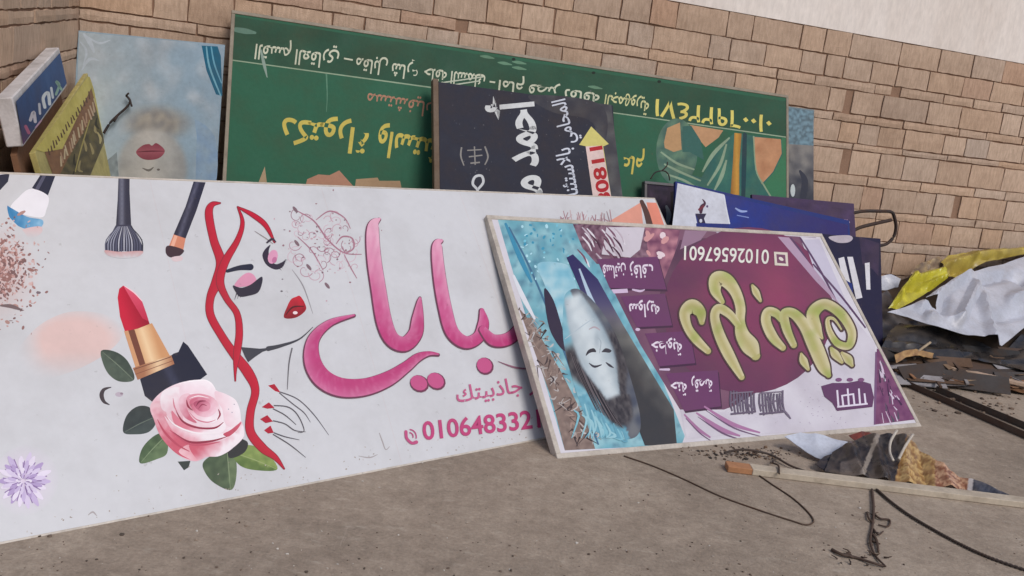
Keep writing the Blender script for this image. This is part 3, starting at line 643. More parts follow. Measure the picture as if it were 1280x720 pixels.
def portrait(x, y):
    ax, ay, bx, by = 716, 372, 768, 500; L = math.hypot(bx - ax, by - ay); dx, dy = (bx - ax) / L, (by - ay) / L
    t = ((x - ax) * dx + (y - ay) * dy) / L; p = (x - ax) * dy * -1 + (y - ay) * dx; p = -p
    w = 8 + 16 * math.sin(min(1, max(0, (t + .1) / .62)) * math.pi / 2) - 15 * smooth((t - .55) / .5)
    d = abs(p) / max(4, w)
    bg_ = blend((150, 194, 204), (112, 168, 186), .5 + nz(x, y, 10)) if p < 0 else blend((74, 80, 96), (112, 114, 118), .5 + nz(x, y, 14))
    if p < 0 and t > .85: bg_ = blend((120, 178, 194), (92, 150, 172), .5 + nz(x, y, 6))
    strand = nz(x * 1.9 - y * .5, y * .35 + x * .2, 4, 6)
    hw = smooth((2.0 - d) / .5) * smooth((t - .34) / .12) * smooth((1.33 - t) / .1)
    if t > 1: hw = smooth((1.0 - math.hypot(p / 22, (t - 1) * L / 40)) / .22)
    c = blend(bg_, blend((48, 45, 52), (92, 88, 90), .45 + strand), hw)
    skin = blend((206, 215, 218), (146, 162, 172), d * d * .75 + max(0, p) / 60 + nz(x, y, 11) * .3)
    skin = blend(skin, (136, 150, 160), .35 * smooth(1 - math.hypot((x - 746) / 5, (y - 424) / 18)))
    return blend(c, skin, smooth((1.06 - d) / .22) * smooth((1.0 - t) / .05) * smooth((t + .06) / .08))
A.fill([(704, 384), (708, 366), (724, 362), (748, 384), (770, 420), (786, 466), (800, 520), (796, 545), (772, 549), (746, 540), (728, 512), (712, 462), (704, 424)], portrait, 2.2, True)
A.poly([(732, 445), (735, 438), (742, 435.5), (745, 440), (740, 440.5), (736, 442)], (58, 56, 64), True); A.poly([(752, 440), (757, 435.5), (764, 438), (762, 441), (756, 440.5)], (64, 62, 70), True)
A.stroke([(736, 454, .8), (743, 458.5, 3), (752, 456, 1)], (62, 60, 70), 5); A.stroke([(757, 453, .8), (762, 457, 3), (767, 460, .8)], (62, 60, 70), 5)
A.stroke([(749, 442, .6), (751, 428, 1.2), (747, 422, .6)], (160, 172, 180), 4); A.stroke([(736, 412, 1), (743, 409, 2.2), (750, 413, 1)], (176, 160, 166), 4)
A.stroke([(706, 424, .8), (730, 406, 1.2), (742, 398, .6)], (178, 192, 200), 4)
for i in range(26):
    t = R_.random(); A.stroke([(712 + 50 * t, 440 + 70 * t, .6), (722 + 50 * t, 466 + 60 * t, 1.2), (744 + 38 * t, 512 + 26 * t, .5)], R_.choice([(104, 96, 100), (30, 28, 36)]), 4)
for i in range(26):
    x = R_.uniform(716, 780); t = (x - 716) / 64; A.stroke([(x, 500 + 40 * t + R_.uniform(-6, 14), 1.4), (x + 6, 520 + 34 * t, 3), (x + R_.uniform(-6, 10), 548, .8)], R_.choice([(128, 184, 198), (104, 162, 182), (150, 196, 206)]), 3)
# white sash, stripes and patterned right edge
A.poly([(1005, 300), (1024, 299), (1046, 350), (1064, 392), (1046, 382), (1020, 344)], (196, 190, 206))
for a in ((988, 297, 1016, 340), (1000, 297, 1050, 386), (1016, 330, 1082, 410)): A.stroke([(a[0], a[1], 2), ((a[0] + a[2]) / 2 + 2, (a[1] + a[3]) / 2, 2.6), (a[2], a[3], 2)], (92, 66, 96), 4)
A.poly([(972, 296), (986, 297), (1030, 352), (1052, 384), (1020, 352)], (176, 150, 172))
A.fill([(1096, 436), (1102, 436), (1147, 524), (1092, 531)], lambda x, y: blend((104, 56, 94), (134, 84, 116), .5 + nz(x, y, 7)), 4)
for i in range(34):
    t = R_.random(); x = 1098 + R_.random() * 42 * t; y = 446 + 76 * t; A.stroke([(x, y, .8), (x + R_.uniform(0, 7), y + R_.uniform(4, 16), R_.uniform(1, 3))], R_.choice([(70, 40, 72), (196, 160, 186), (84, 78, 92), (206, 190, 206)]), 2)
A.stroke([(1095, 440, 2), (1094, 490, 3), (1093, 531, 2)], (120, 84, 120), 4)
for pts in ([(870, 516, 2), (900, 536, 6), (925, 545, 2)], [(880, 508, 2), (915, 530, 5), (950, 541, 2)], [(855, 518, 2), (872, 536, 4), (888, 547, 2)]): A.stroke(pts, (170, 120, 158), 6); A.stroke([(x + 2, y + 5, w * .4) for x, y, w in pts], (110, 84, 112), 6)
for i in range(40): A.dot(R_.uniform(1000, 1060), R_.uniform(480, 530), .8, .6, (176, 160, 180), 0, 5)
A.build('printed_picture', M_print, RP)
A = Art(PP, A.k + 2)
A.text('01026567601', (961, 313), (855, 308), 25, (226, 224, 214), .012, False, up=(-.03, 1))
A.poly([(967, 315), (984, 316), (985, 333), (968, 332)], (214, 204, 190)); A.poly([(970, 318), (981, 319), (982, 330), (971, 329)], (120, 76, 100)); A.dot(976, 324, 3.4, 2, (220, 210, 200), .6)
def T(pts): return [(840 + x / 4.233, 320 + y / 4.233, w / 4.233) for x, y, w in pts]
strokes = [T(p) for p in (
    [(156, 352, 28), (148, 300, 58), (105, 268, 74), (66, 305, 58), (82, 380, 46), (128, 445, 48), (188, 504, 34)],
    [(264, 244, 26), (228, 185, 56), (236, 125, 78), (286, 132, 74), (334, 192, 58), (360, 272, 52), (358, 350, 52), (372, 420, 74), (412, 480, 92), (440, 528, 50)],
    [(352, 372, 34), (305, 312, 44), (248, 280, 50), (224, 322, 48), (250, 420, 56), (302, 530, 58), (366, 642, 32)],
    [(584, 486, 34), (532, 430, 52), (496, 350, 52), (506, 298, 48), (548, 304, 44), (580, 340, 34)],
    [(642, 472, 34), (606, 392, 46), (592, 312, 50), (640, 306, 52), (702, 372, 64), (752, 470, 78), (800, 585, 68), (826, 632, 28)],
    [(792, 436, 14), (762, 384, 56), (744, 306, 66), (806, 256, 54), (890, 306, 52), (948, 400, 46), (934, 474, 40), (874, 464, 38), (832, 400, 30), (822, 338, 20), (856, 336, 14), (896, 392, 8)],
)]
marks = [T(p) for p in ([(424, 158, 14), (442, 192, 36), (466, 238, 16)], [(842, 492, 20), (862, 522, 44), (896, 562, 20)], [(898, 516, 18), (930, 548, 46), (950, 580, 18)], [(682, 520, 14), (694, 556, 42), (718, 600, 18)])]
strokes += marks
dots = []
for p in strokes: A.stroke([(x, y, w + 4.2) for x, y, w in p], (84, 64, 62), 9)
for x, y, w in dots: A.dot(x, y, w / 2 + 2.6, w / 2 + 2.4, (58, 48, 40))
for p in strokes:
    A.stroke([(x, y, w) for x, y, w in p], (196, 190, 110), 9, lambda s, t, x, y: blend(blend((180, 170, 112), (206, 196, 158), min(1, abs(t - .55) * 2.2)), (150, 164, 78), max(0, nz(x, y, 20, 3)) * 1.3), 6)
for x, y, w in dots: A.dot(x, y, w / 2, w / 2.2, (184, 176, 116))
# grey stamped words and the purple badge
for k in range(2):
    x0 = 913 + k * 36
    for i in range(9):
        x = x0 + i * 3.6; A.stroke([(x, 490 + R_.uniform(-2, 3), 2.2), (x + R_.uniform(-1, 1), 504, 2.4), (x + 2, 517 + R_.uniform(-3, 3), 2)], (104, 92, 110), 3)
        if i % 2: A.stroke([(x - 3, R_.uniform(494, 514), 2), (x + 4, R_.uniform(494, 514), 2)], (112, 100, 118), 1)
    A.stroke([(x0, 518, 2.4), (x0 + 30, 515, 2.4)], (104, 92, 110), 1); A.stroke([(x0, 492, 1.6), (x0 + 28, 490, 1.6)], (124, 112, 128), 1)
A.stroke([(978, 512, 2), (984, 519, 2.6), (988, 524, 1)], (118, 106, 124), 4)
A.poly([(1026, 483), (1040, 479), (1058, 479), (1074, 476), (1088, 480), (1092, 497), (1090, 509), (1046, 514), (1040, 504), (1030, 496)], (100, 62, 98))
for i, (x, y0, y1) in enumerate(((1047, 488, 508), (1053, 494, 508), (1060, 486, 508), (1067, 492, 507), (1074, 486, 506), (1081, 492, 505))): A.stroke([(x - 1, y0, 2.2), (x + .6, y1, 2.4)], (222, 212, 226), 1)
A.stroke([(1046, 509, 2.2), (1084, 505, 2.2)], (222, 212, 226), 1); A.stroke([(1052, 495, 2), (1066, 493, 2)], (222, 212, 226), 1)
for x in (1048, 1062, 1076): A.dot(x, 475, 4, 2.4, (128, 84, 122))
A.build('lettering', M_print, RP)

# ------------------------------------------------------------------ the green sign
PG = Plane(onw(290, 15, .09), 20.6, 72.5, -.6)
gu = [PG.uv(290, 15), PG.uv(985, 123)]
RG, rc = board('shop_sign', 'long green sign standing upside down against the wall, yellow lettering', 'sign', PG, (0, gu[1][0], -2, .008), .025, (46, 98, 74), frame=(140, 128, 110), fw=.016, lip=.004, to_ground=True, mat=M_printold)
A = Art(PG)
A.fill([(291, 20), (540, 59), (984, 127), (984, 171), (540, 108), (290, 74)], lambda x, y: blend((40, 76, 58), (48, 88, 68), .5 + nz(x, y, 30)), 16)
A.stroke([(289, 75, 1.4), (540, 109.5, 1.6), (760, 140, 1.4), (983, 171.5, 1.4)], (150, 168, 142), 4)
TXT = (206, 208, 184); YEL = (206, 188, 92)
def up180(a, b): L = math.hypot(b[0] - a[0], b[1] - a[1]); return ((b[1] - a[1]) / L * 1, -(b[0] - a[0]) / L * 1)
def flip(t, l, r, h, c, bold=.012, ar=True): A.text(t, r, l, h, c, bold, ar)     # the sign stands on its head: baseline runs right to left
flip('القسم العقاري', (320, 55), (424, 69), 26, TXT); A.stroke([(430, 73, 2), (441, 75, 2)], TXT, 1)
flip('مقابل شارع', (446, 72), (524, 84), 24, TXT); flip('حلقة السمك', (531, 85), (607, 94), 23, TXT); A.stroke([(612, 102, 2), (619, 103, 2)], TXT, 1)
flip('امام قصر', (624, 100), (700, 110), 22, TXT); flip('ثقافة', (706, 111), (750, 117), 22, TXT)
flip('الجمهورية', (757, 118), (812, 127), 24, (206, 204, 150)); flip('٠١٠٠٦٩٢٢٤٧١', (820, 124), (966, 146), 30, (220, 206, 110), .016, False)
flip('دكتوراة', (354, 147), (462, 163), 44, YEL, .02); flip('واستشاري', (474, 163), (600, 184), 44, YEL, .02)
flip('مستشفيات', (460, 116), (552, 130), 26, (176, 128, 104), .008); flip('عام', (780, 194), (805, 198), 30, YEL, .02)
A.poly([(322, 231), (331, 208), (334, 232)], (170, 146, 116)); A.poly([(380, 240), (384, 224), (398, 218), (412, 219), (424, 213), (441, 232), (443, 240)], (176, 130, 106)); A.poly([(443, 240), (445, 224), (472, 222), (474, 226), (500, 226), (503, 240)], (170, 140, 108))
A.fill([(846 + 26 * math.cos(t), 190 + 42 * math.sin(t)) for t in [2 * math.pi * k / 24 for k in range(24)]], lambda x, y: blend((104, 136, 112), (66, 100, 92), .5 + nz(x, y, 9)), 5)
A.poly([(830, 178), (834, 160), (850, 153), (852, 187), (842, 190), (831, 185)], (190, 150, 108)); A.poly([(862, 156), (904, 163), (898, 172), (882, 184), (872, 172)], (190, 146, 108))
A.poly([(853, 158), (864, 157), (876, 176), (880, 200), (862, 190), (853, 190)], (58, 100, 92))
A.fill([(877, 222), (896, 186), (918, 166), (984, 176), (984, 252), (840, 240), (850, 215)], lambda x, y: blend((46, 96, 92), (66, 118, 100), .5 + nz(x, y, 14)), 7)
for pts in ([(878, 215, 2), (892, 192, 5), (912, 172, 2)], [(884, 232, 2), (900, 206, 4), (908, 180, 2)], [(830, 205, 2), (850, 215, 3), (876, 226, 2)], [(834, 218, 2), (856, 226, 3), (872, 236, 2)], [(826, 190, 2), (846, 204, 3), (868, 212, 2)], [(893, 238, 2), (902, 220, 5), (908, 200, 2)]): A.stroke(pts, (142, 164, 138), 5)
A.fill([(918, 166), (927, 167), (924, 205), (924, 244), (913, 243), (916, 204)], lambda x, y: blend((202, 150, 66), (150, 104, 50), abs(x - 921) / 7), 3)
A.stroke([(931, 168, 5), (930, 205, 6), (929, 246, 5)], (34, 66, 74), 4)
A.fill([(941, 171), (976, 174), (977, 192), (966, 215), (952, 230), (944, 212)], lambda x, y: blend((200, 150, 112), (176, 124, 90), .5 + nz(x, y, 12)), 5)
A.poly([(977, 172), (984, 173), (984, 250), (965, 250), (955, 230), (968, 214), (978, 193)], (60, 118, 84)); A.stroke([(942, 170, 1.6), (945, 212, 1.6), (955, 232, 2), (966, 250, 2)], (140, 160, 130), 5)
A.stroke([(295, 37, 6), (307, 39, 7), (319, 41, 3)], (98, 132, 116), 4); A.stroke([(326, 62, 2), (330, 80, 4), (334, 97, 1)], (140, 160, 148), 4)
for x, y in ((600, 70), (622, 78), (640, 84), (735, 108), (640, 77)): A.stroke([(x, y, 1), (x + 8, y + 1, 4), (x + 18, y + 3, 1)], (100, 138, 112), 3)
for x, y in ((642, 74), (742, 91), (824, 102)): A.dot(x, y, 2.4, 1.8, (24, 40, 34))
for a, b in (((548, 104), (604, 96)), ((548, 109), (600, 101))): A.stroke([(*a, 1.6), (*b, 1.6)], (190, 196, 176), 1)
A.stroke([(408, 92, 2), (409, 120, 1.2), (408, 140, .6)], (92, 136, 112), 4)
A.build('printed_face', M_printold, RG)

# grey-blue board just beyond the green sign
PS = Plane(onw(1018, 138, .02), 21.75, 78)
q0 = PS.uv(1018, 138); qh = PS.uv(985, 133)
RS, rc = board('advert_board', 'weathered pale blue board on the stone wall past the green sign\'s right end', 'board', PS, (qh[0] - .5, q0[0], -2, q0[1] + .004), .012, (120, 134, 140), to_ground=True, mat=M_printold)
A = Art(PS)
A.fill([(984, 134), (1017, 139), (1017, 182), (984, 180)], lambda x, y: blend((126, 156, 170), (92, 112, 122), .5 + nz(x, y, 4) * 1.6), 2.5)
A.fill([(984, 180), (1017, 182), (1017, 252), (984, 252)], lambda x, y: blend((136, 132, 128), (66, 68, 78), (y - 184) / 60 + nz(x, y, 10) * .6), 3.5)
A.dot(991, 238, 3, 8, (196, 204, 204)); A.stroke([(1000, 214, 3), (1006, 226, 8), (1004, 246, 8)], (60, 62, 74), 4)
A.build('printed_face', M_printold, RS)

# ------------------------------------------------------------------ blue-grey poster with lips, in the corner
PO = Plane(onw(98, 38, .06), 7.5, 78, 1.6)
q1 = PO.uv(281, 55.5)
RO, rc = board('poster_board', 'pale blue poster board with pink lips and a teal curve, standing in the corner', 'poster', PO, (0, q1[0], -2, 0), .012, (150, 172, 186), to_ground=True, mat=M_printold)
A = Art(PO)
A.fill([(99, 40), (279, 57), (269, 240), (92, 240)], lambda x, y: blend(blend((176, 188, 194), (150, 172, 188), (x - 100) / 130), (200, 205, 210), max(0, nz(x, y, 22, 4)) * (1 if y < 150 else .3)), 7)
for pts in ([(104, 42, 2), (112, 52, 6), (118, 66, 2)], [(100, 52, 1), (108, 64, 3), (104, 82, 1)], [(110, 46, 1), (124, 54, 3), (138, 50, 1)], [(102, 88, 1), (112, 74, 4), (124, 76, 1)]): A.stroke(pts, (190, 202, 212), 5)
A.fill([(252, 57), (272, 58), (276, 70), (278, 120), (270, 118), (258, 88)], lambda x, y: (40, 104, 132), 4)
A.stroke([(258, 58, 1.6), (262, 84, 2.4), (276, 120, 1.6)], (120, 176, 196), 5); A.stroke([(264, 58, 1.6), (268, 80, 2), (277, 104, 1.4)], (110, 170, 194), 5)
A.fill([(206, 140), (228, 142), (268, 170), (268, 236), (240, 236), (226, 165)], lambda x, y: blend((136, 164, 194), (150, 172, 190), nz(x, y, 12) + .5), 6, True)
def sm(t): t = max(0, min(1, t)); return t * t * (3 - 2 * t)
def lips_face(x, y):
    c = blend(blend((176, 188, 194), (150, 172, 188), (x - 100) / 130), (200, 205, 210), max(0, nz(x, y, 22, 4)) * .6)
    h = math.hypot((x - 196) / 46, (y - 154) / 24); c = blend(c, blend((168, 156, 140), (138, 130, 124), .5 + nz(x, y, 9)), sm(1.5 - h * 1.25) * .8)
    r = math.hypot((x - 190) / 45, (y - 212) / 52); c = blend(c, blend((194, 190, 184), (158, 160, 160), abs(x - 186) / 46 + nz(x, y, 16) * .3), sm((1.08 - r) / .22))
    return c
A.fill([(142, 240), (142, 150), (160, 130), (240, 124), (246, 170), (244, 240)], lips_face, 3)
A.fill([(122, 226), (130, 204), (146, 190), (150, 240), (122, 240)], lambda x, y: blend((152, 164, 168), (120, 130, 136), .5 + nz(x, y, 4) * 1.3), 4)
A.fill([(170, 190), (178, 182), (186, 180), (190, 182), (196, 179), (206, 188), (200, 197), (188, 200), (177, 198)], lambda x, y: blend((164, 92, 104), (140, 70, 84), abs(y - 189) / 9), 3, True)
A.stroke([(171, 190, .6), (188, 189, 1.6), (206, 189, .6)], (104, 48, 62), 5); A.stroke([(178, 210, 1), (186, 213, 3), (192, 209, 1)], (116, 112, 108), 4); A.dot(198, 212, 2, 1.4, (110, 104, 102))
A.build('printed_face', M_printold, RO)
pp = [PO.P(*PO.uv(x, y), .03) for x, y in ((132, 168), (140, 155), (150, 145), (160, 136), (165, 128), (160, 121))]
t = MB(); t.tube(cr([tuple(p) for p in pp], 5), .006, lin((52, 46, 46)))
for a, b in (((165, 128), (168, 135)), ((160, 121), (164, 119)), ((150, 145), (146, 154))): t.tube([PO.P(*PO.uv(*a), .03), PO.P(*PO.uv(*b), .045)], .005, lin((52, 46, 46)))
tag(t.build('bent_wire', M_iron, None, True), 'dark bent wire end sticking up in front of the lips poster', 'wire')

# ------------------------------------------------------------------ box sign and yellow sign along the left wall
ev = ray(270, -151).normalized()
def upright(a, b):
    """direction in space, square to the long edge, whose image runs through two points of the photograph"""
    da, db = ray(*a).dot(ev), ray(*b).dot(ev); t = da / (da - db)
    d = ray(a[0] + t * (b[0] - a[0]), a[1] + t * (b[1] - a[1])).normalized(); return d if d.z > 0 else -d
PB = Plane(at_depth(19, 125, 3.0), e=ev, u=upright((75.5, 64), (84, 105)))
q = [PB.uv(*p) for p in ((19, 125), (75.5, 64), (84, 105), (28, 183))]
RB = empty('box_sign', 'blue box sign with thick white rim and faint letters, tipped against the left wall', 'sign', PB.mat())
b = MB(); ua, ub, vb = 0, q[1][0], .0; va = min(q[2][1], q[3][1])
b.box(ua - .012, ub + .01, va - .01, vb + .012, -.058, -.004, lin((212, 208, 208)), bev=.004); b.build('casing', M_frame, RB)
A = Art(PB)
A.fill([(20, 127), (75, 66), (83.5, 104), (29, 181)], lambda x, y: blend(blend((66, 94, 138), (52, 72, 112), (y - 90) / 60), (96, 62, 92), max(0, (y - 150) / 30 - (x - 30) / 60)), 4)
for pts, w, c in (([(32, 158), (36, 166)], 4, (176, 100, 128)), ([(38, 150), (42, 140), (44, 152)], 4, (206, 200, 206)), ([(50, 142), (49, 130)], 3, (206, 206, 212)), ([(56, 134), (54, 122), (60, 116), (62, 130)], 4, (214, 218, 220)), ([(66, 122), (64, 110)], 3, (206, 212, 216)), ([(70, 118), (74, 106), (70, 102), (77, 112)], 3, (150, 186, 170)), ([(44, 160), (52, 150)], 2, (196, 160, 180))): A.stroke([(x, y, w) for x, y in pts], c, 5)
A.build('lettered_face', M_printold, RB)
PY = Plane(at_depth(110, 94, 4.42), e=ev, u=upright((110, 94), (132, 175)))
q = [PY.uv(*p) for p in ((45, 187), (110, 94), (132, 178), (96, 236))]
RY2 = empty('box_sign', 'yellow sign with rows of brown lettering and dark pictures, tipped beside the blue box sign', 'sign', PY.mat())
yb = max((.002 - PY.P(x, 0, w).z) / PY.u.z for x in (q[0][0] - .02, q[1][0] + .01) for w in (0, -.024)); b = MB(); b.box(q[0][0] - .02, q[1][0] + .01, yb, q[1][1] + .008, -.022, -.001, lin((186, 172, 104)), bev=.002); b.build('casing', M_frame, RY2)
A = Art(PY)
A.fill([(45, 187), (110, 95), (114, 110), (78, 186), (54, 190)], lambda x, y: blend((196, 182, 96), (206, 192, 110), .5 + nz(x, y, 8)), 4)
A.fill([(56, 190), (78, 186), (114, 110), (121, 136), (84, 200), (70, 230)], lambda x, y: blend((150, 112, 78), (128, 92, 72), .5 + nz(x, y, 6)), 4)
A.fill([(70, 228), (84, 200), (121, 136), (131, 176), (104, 240), (70, 240)], lambda x, y: blend((120, 108, 74), (84, 78, 60), .5 + nz(x, y, 7) * 1.4), 3.5)
for i in range(17):
    t = i / 16; x, y = 60 + 50 * t, 190 - 70 * t; A.stroke([(x + R_.uniform(-1, 1), y - 4 + R_.uniform(-2, 2), 1.4), (x + 2, y + 4, 2)], (96, 70, 54), 2)
    x, y = 74 + 44 * t, 200 - 72 * t; A.stroke([(x + R_.uniform(-2, 2), y - 5, 1.6), (x + 3 + R_.uniform(-2, 2), y + 8, 2.2)], R_.choice([(206, 186, 150), (186, 150, 120), (196, 170, 140)]), 2)
for i in range(12):
    t = R_.random(); x, y = 78 + 46 * t, 226 - 72 * t + R_.uniform(-12, 14); A.stroke([(x, y, 1.5), (x + R_.uniform(-3, 4), y + R_.uniform(6, 12), 3.4), (x + 3, y + 14, 1.4)], R_.choice([(62, 58, 44), (166, 150, 104), (104, 96, 60), (190, 174, 120)]), 3)
A.stroke([(111, 96, 2), (116, 112, 2.4), (124, 146, 2.4), (131, 176, 2)], (196, 182, 104), 4); A.stroke([(112, 150, 1.4), (100, 190, 1.6), (94, 215, 1.4)], (176, 160, 96), 3)
A.build('lettered_face', M_printold, RY2)
# splintered brown board between the two box signs, resting on the ground
t = MB(); lo = max((.002 - PB.P(x, 0, -.056).z) / PB.u.z for x in (.02, ub)); va_ = va - .011
top = [(.0 + ub * k / 13, va_ - (0 if k in (2, 9) else R_.uniform(.0, .03))) for k in range(14)]
vs = [PB.P(u, v, w) for w in (-.034, -.054) for u, v in [(0, lo), (ub, lo)] + top[::-1]]; n = 16
t.add(vs, [tuple(range(n)), tuple(range(n, 2 * n))[::-1]] + [(i, (i + 1) % n, n + (i + 1) % n, n + i) for i in range(n)], lin((134, 96, 70)))
tag(t.build('wooden_board', M_wood), 'splintered brown board wedged between the blue and the yellow box sign', 'board')

# ------------------------------------------------------------------ the black lawyer's sign
PK = Plane(onw(548, 103, .30), 21, 64, -.5)
q = [PK.uv(*p) for p in ((548, 103), (766, 129))]
RK, rc = board('shop_sign', 'black sign turned on its side, red number on a yellow arrow', 'sign', PK, (0, q[1][0], -3, .004), .02, (42, 44, 58), to_ground=True, mat=M_printold)
A = Art(PK)
A.fill([(738, 128), (764, 131), (779, 252), (764, 252), (752, 200)], lambda x, y: blend((62, 62, 70), (96, 96, 96), .4 + nz(x, y, 14)), 6)
A.fill([(662, 119), (750, 130), (756, 178), (736, 150), (690, 140)], lambda x, y: blend((54, 54, 64), (80, 78, 80), .3 + nz(x, y, 12)), 6, True)
A.stroke([(596, 250, 3), (597, 238, 3), (591, 230, 3.2), (594, 221, 3.2), (602, 220, 3.2), (604, 228, 3.2), (598, 236, 3)], (206, 208, 210), 6)
for pts in ([(577, 184, 2), (576, 195, 2), (580, 207, 1.4)], [(606, 183, 2), (610, 196, 2), (606, 206, 1.4)], [(584, 188, 1.4), (602, 187, 1.4)], [(593, 183, 1.6), (594, 206, 1.6)], [(586, 196, 1.6), (603, 194, 1.6)], [(588, 204, 1.8), (600, 203, 1.8)]): A.stroke(pts, (140, 136, 132), 4)
def side(t, top, bot, h, c, bold, ar=True): A.text(t, bot, top, h, c, bold, ar)       # lettering turned a quarter: its baseline runs up the board
side('أحمد', (665, 116), (672, 208), 62, (212, 214, 214), .03); side('محمد', (674, 218), (684, 322), 62, (212, 214, 214), .03)
side('المحامي', (706, 123), (718, 178), 24, (206, 210, 222), .014); side('بالاستئناف', (712, 184), (726, 262), 26, (206, 210, 222), .014)
A.poly([(739, 158), (761, 180), (754, 183), (765, 252), (742, 252), (733, 183), (724, 181)], (206, 196, 116)); A.poly([(732, 183), (753, 182), (765, 252), (742, 252)], (222, 196, 190))
side('0180811', (752, 182), (769, 286), 22, (176, 34, 44), .03, False)
for i in range(60): A.dot(R_.uniform(556, 740), R_.uniform(110, 245), R_.uniform(.4, 1.4), R_.uniform(.3, .8), R_.choice([(78, 80, 90), (92, 92, 98), (66, 68, 80)]), R_.uniform(0, 3), 5)
A.build('lettering', M_printold, RK)
t = MB(); L0, L1 = PK.P(-.02, rc[2]), PK.P(-.02, .02); t.box(-.034, -.003, rc[2] + .02, .015, -.03, .012, lin((112, 94, 78)), bev=.003)
t.build('side_rail', M_wood, RK)

# ------------------------------------------------------------------ small boards between the green and the purple sign
PD = Plane(onw(806, 227, .42), 21.75, 74)
q = [PD.uv(*p) for p in ((806, 227), (872, 238))]
RD, rc = board('dark_sign', 'small dark purple sign in a thin grey frame, left of the blue sign', 'sign', PD, (0, q[1][0], -2, 0), .03, (48, 40, 58), frame=(96, 94, 98), fw=.014, lip=.006, to_ground=True, mat=M_printold)
A = Art(PD); A.fill([(812, 233), (835, 235), (832, 262), (836, 282), (812, 280)], lambda x, y: blend((70, 56, 78), (40, 36, 50), .5 + nz(x, y, 9)), 4); A.stroke([(833, 258, 3), (836, 268, 6), (834, 280, 4)], (116, 122, 128), 4); A.poly([(838, 240), (846, 238), (846, 280), (840, 280)], (20, 18, 28))
A.build('printed_face', M_printold, RD)
t = MB(); a = [PD.P(*PD.uv(*p), .012) for p in ((812, 224), (818, 216), (828, 214), (834, 218), (836, 226))]; t.tube(cr([tuple(p) for p in a], 6), .004, lin((40, 36, 36)))
a = [PD.P(*PD.uv(*p), .012) for p in ((826, 214), (832, 208), (833, 203))]; t.tube(cr([tuple(p) for p in a], 4), .004, lin((40, 36, 36)))
t.build('hanging_wire', M_iron, RD, True)
for o_ in list(RD.children):
    if o_.name.startswith('hanging_wire'): o_.matrix_parent_inverse = PD.mat().inverted()

PQ = Plane(onw(985, 247, .50), 23, 70, 0)
q = [PQ.uv(*p) for p in ((940, 243), (1068, 262))]
RQ, rc = board('banner_board', 'dull purple board with a row of tiny pale marks beside the iron hoop', 'board', PQ, (q[0][0], q[1][0], -2, .0), .02, (74, 58, 88), to_ground=True, mat=M_printold)
A = Art(PQ); A.fill([(982, 249), (1066, 263), (1066, 292), (982, 290)], lambda x, y: blend((84, 66, 98), (64, 50, 80), .5 + nz(x, y, 12)), 6)
for i in range(26):
    x = 994 + i * 2.7; y = 266 + (x - 994) * .16; A.dot(x, y + R_.uniform(-1, 1), R_.uniform(.7, 1.5), R_.uniform(1, 2), R_.choice([(196, 176, 196), (170, 136, 160), (214, 206, 214)]), 0, 6)
A.build('printed_face', M_printold, RQ)

PL = Plane(onw(848, 228, .60), 24, 64, -7)
q = [PL.uv(*p) for p in ((848, 228), (1062, 280), (843, 285))]
RL, rc = board('clinic_sign', 'royal blue sign with a white panel and small dark flame emblem', 'sign', PL, (-.02, q[1][0], -3, .004), .02, (40, 54, 118), to_ground=True, mat=M_printold)
A = Art(PL)
A.fill([(905, 244), (1060, 281), (1060, 300), (866, 300), (868, 282), (910, 281)], lambda x, y: blend((40, 58, 138), (54, 48, 104), (x - 900) / 140 + nz(x, y, 12) * .3), 7)
A.poly([(847, 229), (905, 243), (911, 280), (870, 279), (872, 300), (838, 300)], (210, 212, 222))
A.poly([(869, 268), (875, 270), (882, 279), (911, 280), (912, 300), (876, 300)], (40, 54, 122))
A.stroke([(905, 244, 1.6), (908, 262, 1.8), (912, 280, 1.6)], (226, 230, 240), 3)
A.poly([(869, 267), (883, 267), (880, 273), (882, 279), (873, 279), (872, 273)], (50, 46, 74)); A.dot(876, 276, 1.8, 2.4, (206, 208, 218))
A.stroke([(876, 265, 4), (877, 259, 5), (881, 254, 3), (878, 249, 1)], (74, 44, 66), 5); A.stroke([(874, 262, 3), (879, 258, 3)], (120, 50, 66), 3); A.dot(884, 258, 1.3, 1.6, (90, 70, 110))
A.stroke([(919, 260, 1.6), (926, 264, 3), (934, 264, 1.6)], (150, 166, 214), 4); A.stroke([(921, 269, 1), (936, 272, 1.4)], (124, 140, 196), 2)
A.build('printed_face', M_printold, RL)

PN = Plane(onw(1099, 302, .72), 20, 72)
q = [PN.uv(*p) for p in ((1010, 294), (1101, 305))]
RN, rc = board('shop_sign', 'dark navy sign with tall white letter strokes behind the purple sign\'s right edge', 'sign', PN, (q[0][0], q[1][0], -3, .02), .05, (40, 38, 66), to_ground=True, mat=M_printold)
A = Art(PN)
A.fill([(1074, 296), (1099, 304), (1098, 345), (1090, 336), (1078, 330)], lambda x, y: blend((72, 58, 84), (54, 46, 72), .5 + nz(x, y, 9)), 5)
for p in ([(1048, 323), (1055, 321), (1066, 366), (1066, 392), (1058, 380)], [(1059, 321), (1066, 321), (1078, 372), (1070, 374)], [(1081, 329), (1087, 328), (1088, 362), (1083, 362)]): A.poly(p, (222, 220, 226))
A.poly([(1036, 296), (1060, 294), (1066, 298), (1060, 303), (1046, 303)], (190, 180, 190), True)
A.build('printed_face', M_printold, RN)
PNw = PN.o
a = [onw(x, y, .5) for x, y in ((1062, 267), (1080, 264), (1100, 264), (1114, 265), (1118, 272), (1120, 284), (1117, 296), (1108, 305), (1098, 307))]
t = MB(); t.tube(cr([tuple(p) for p in a], 6), .011, lin((52, 42, 40)), 8)
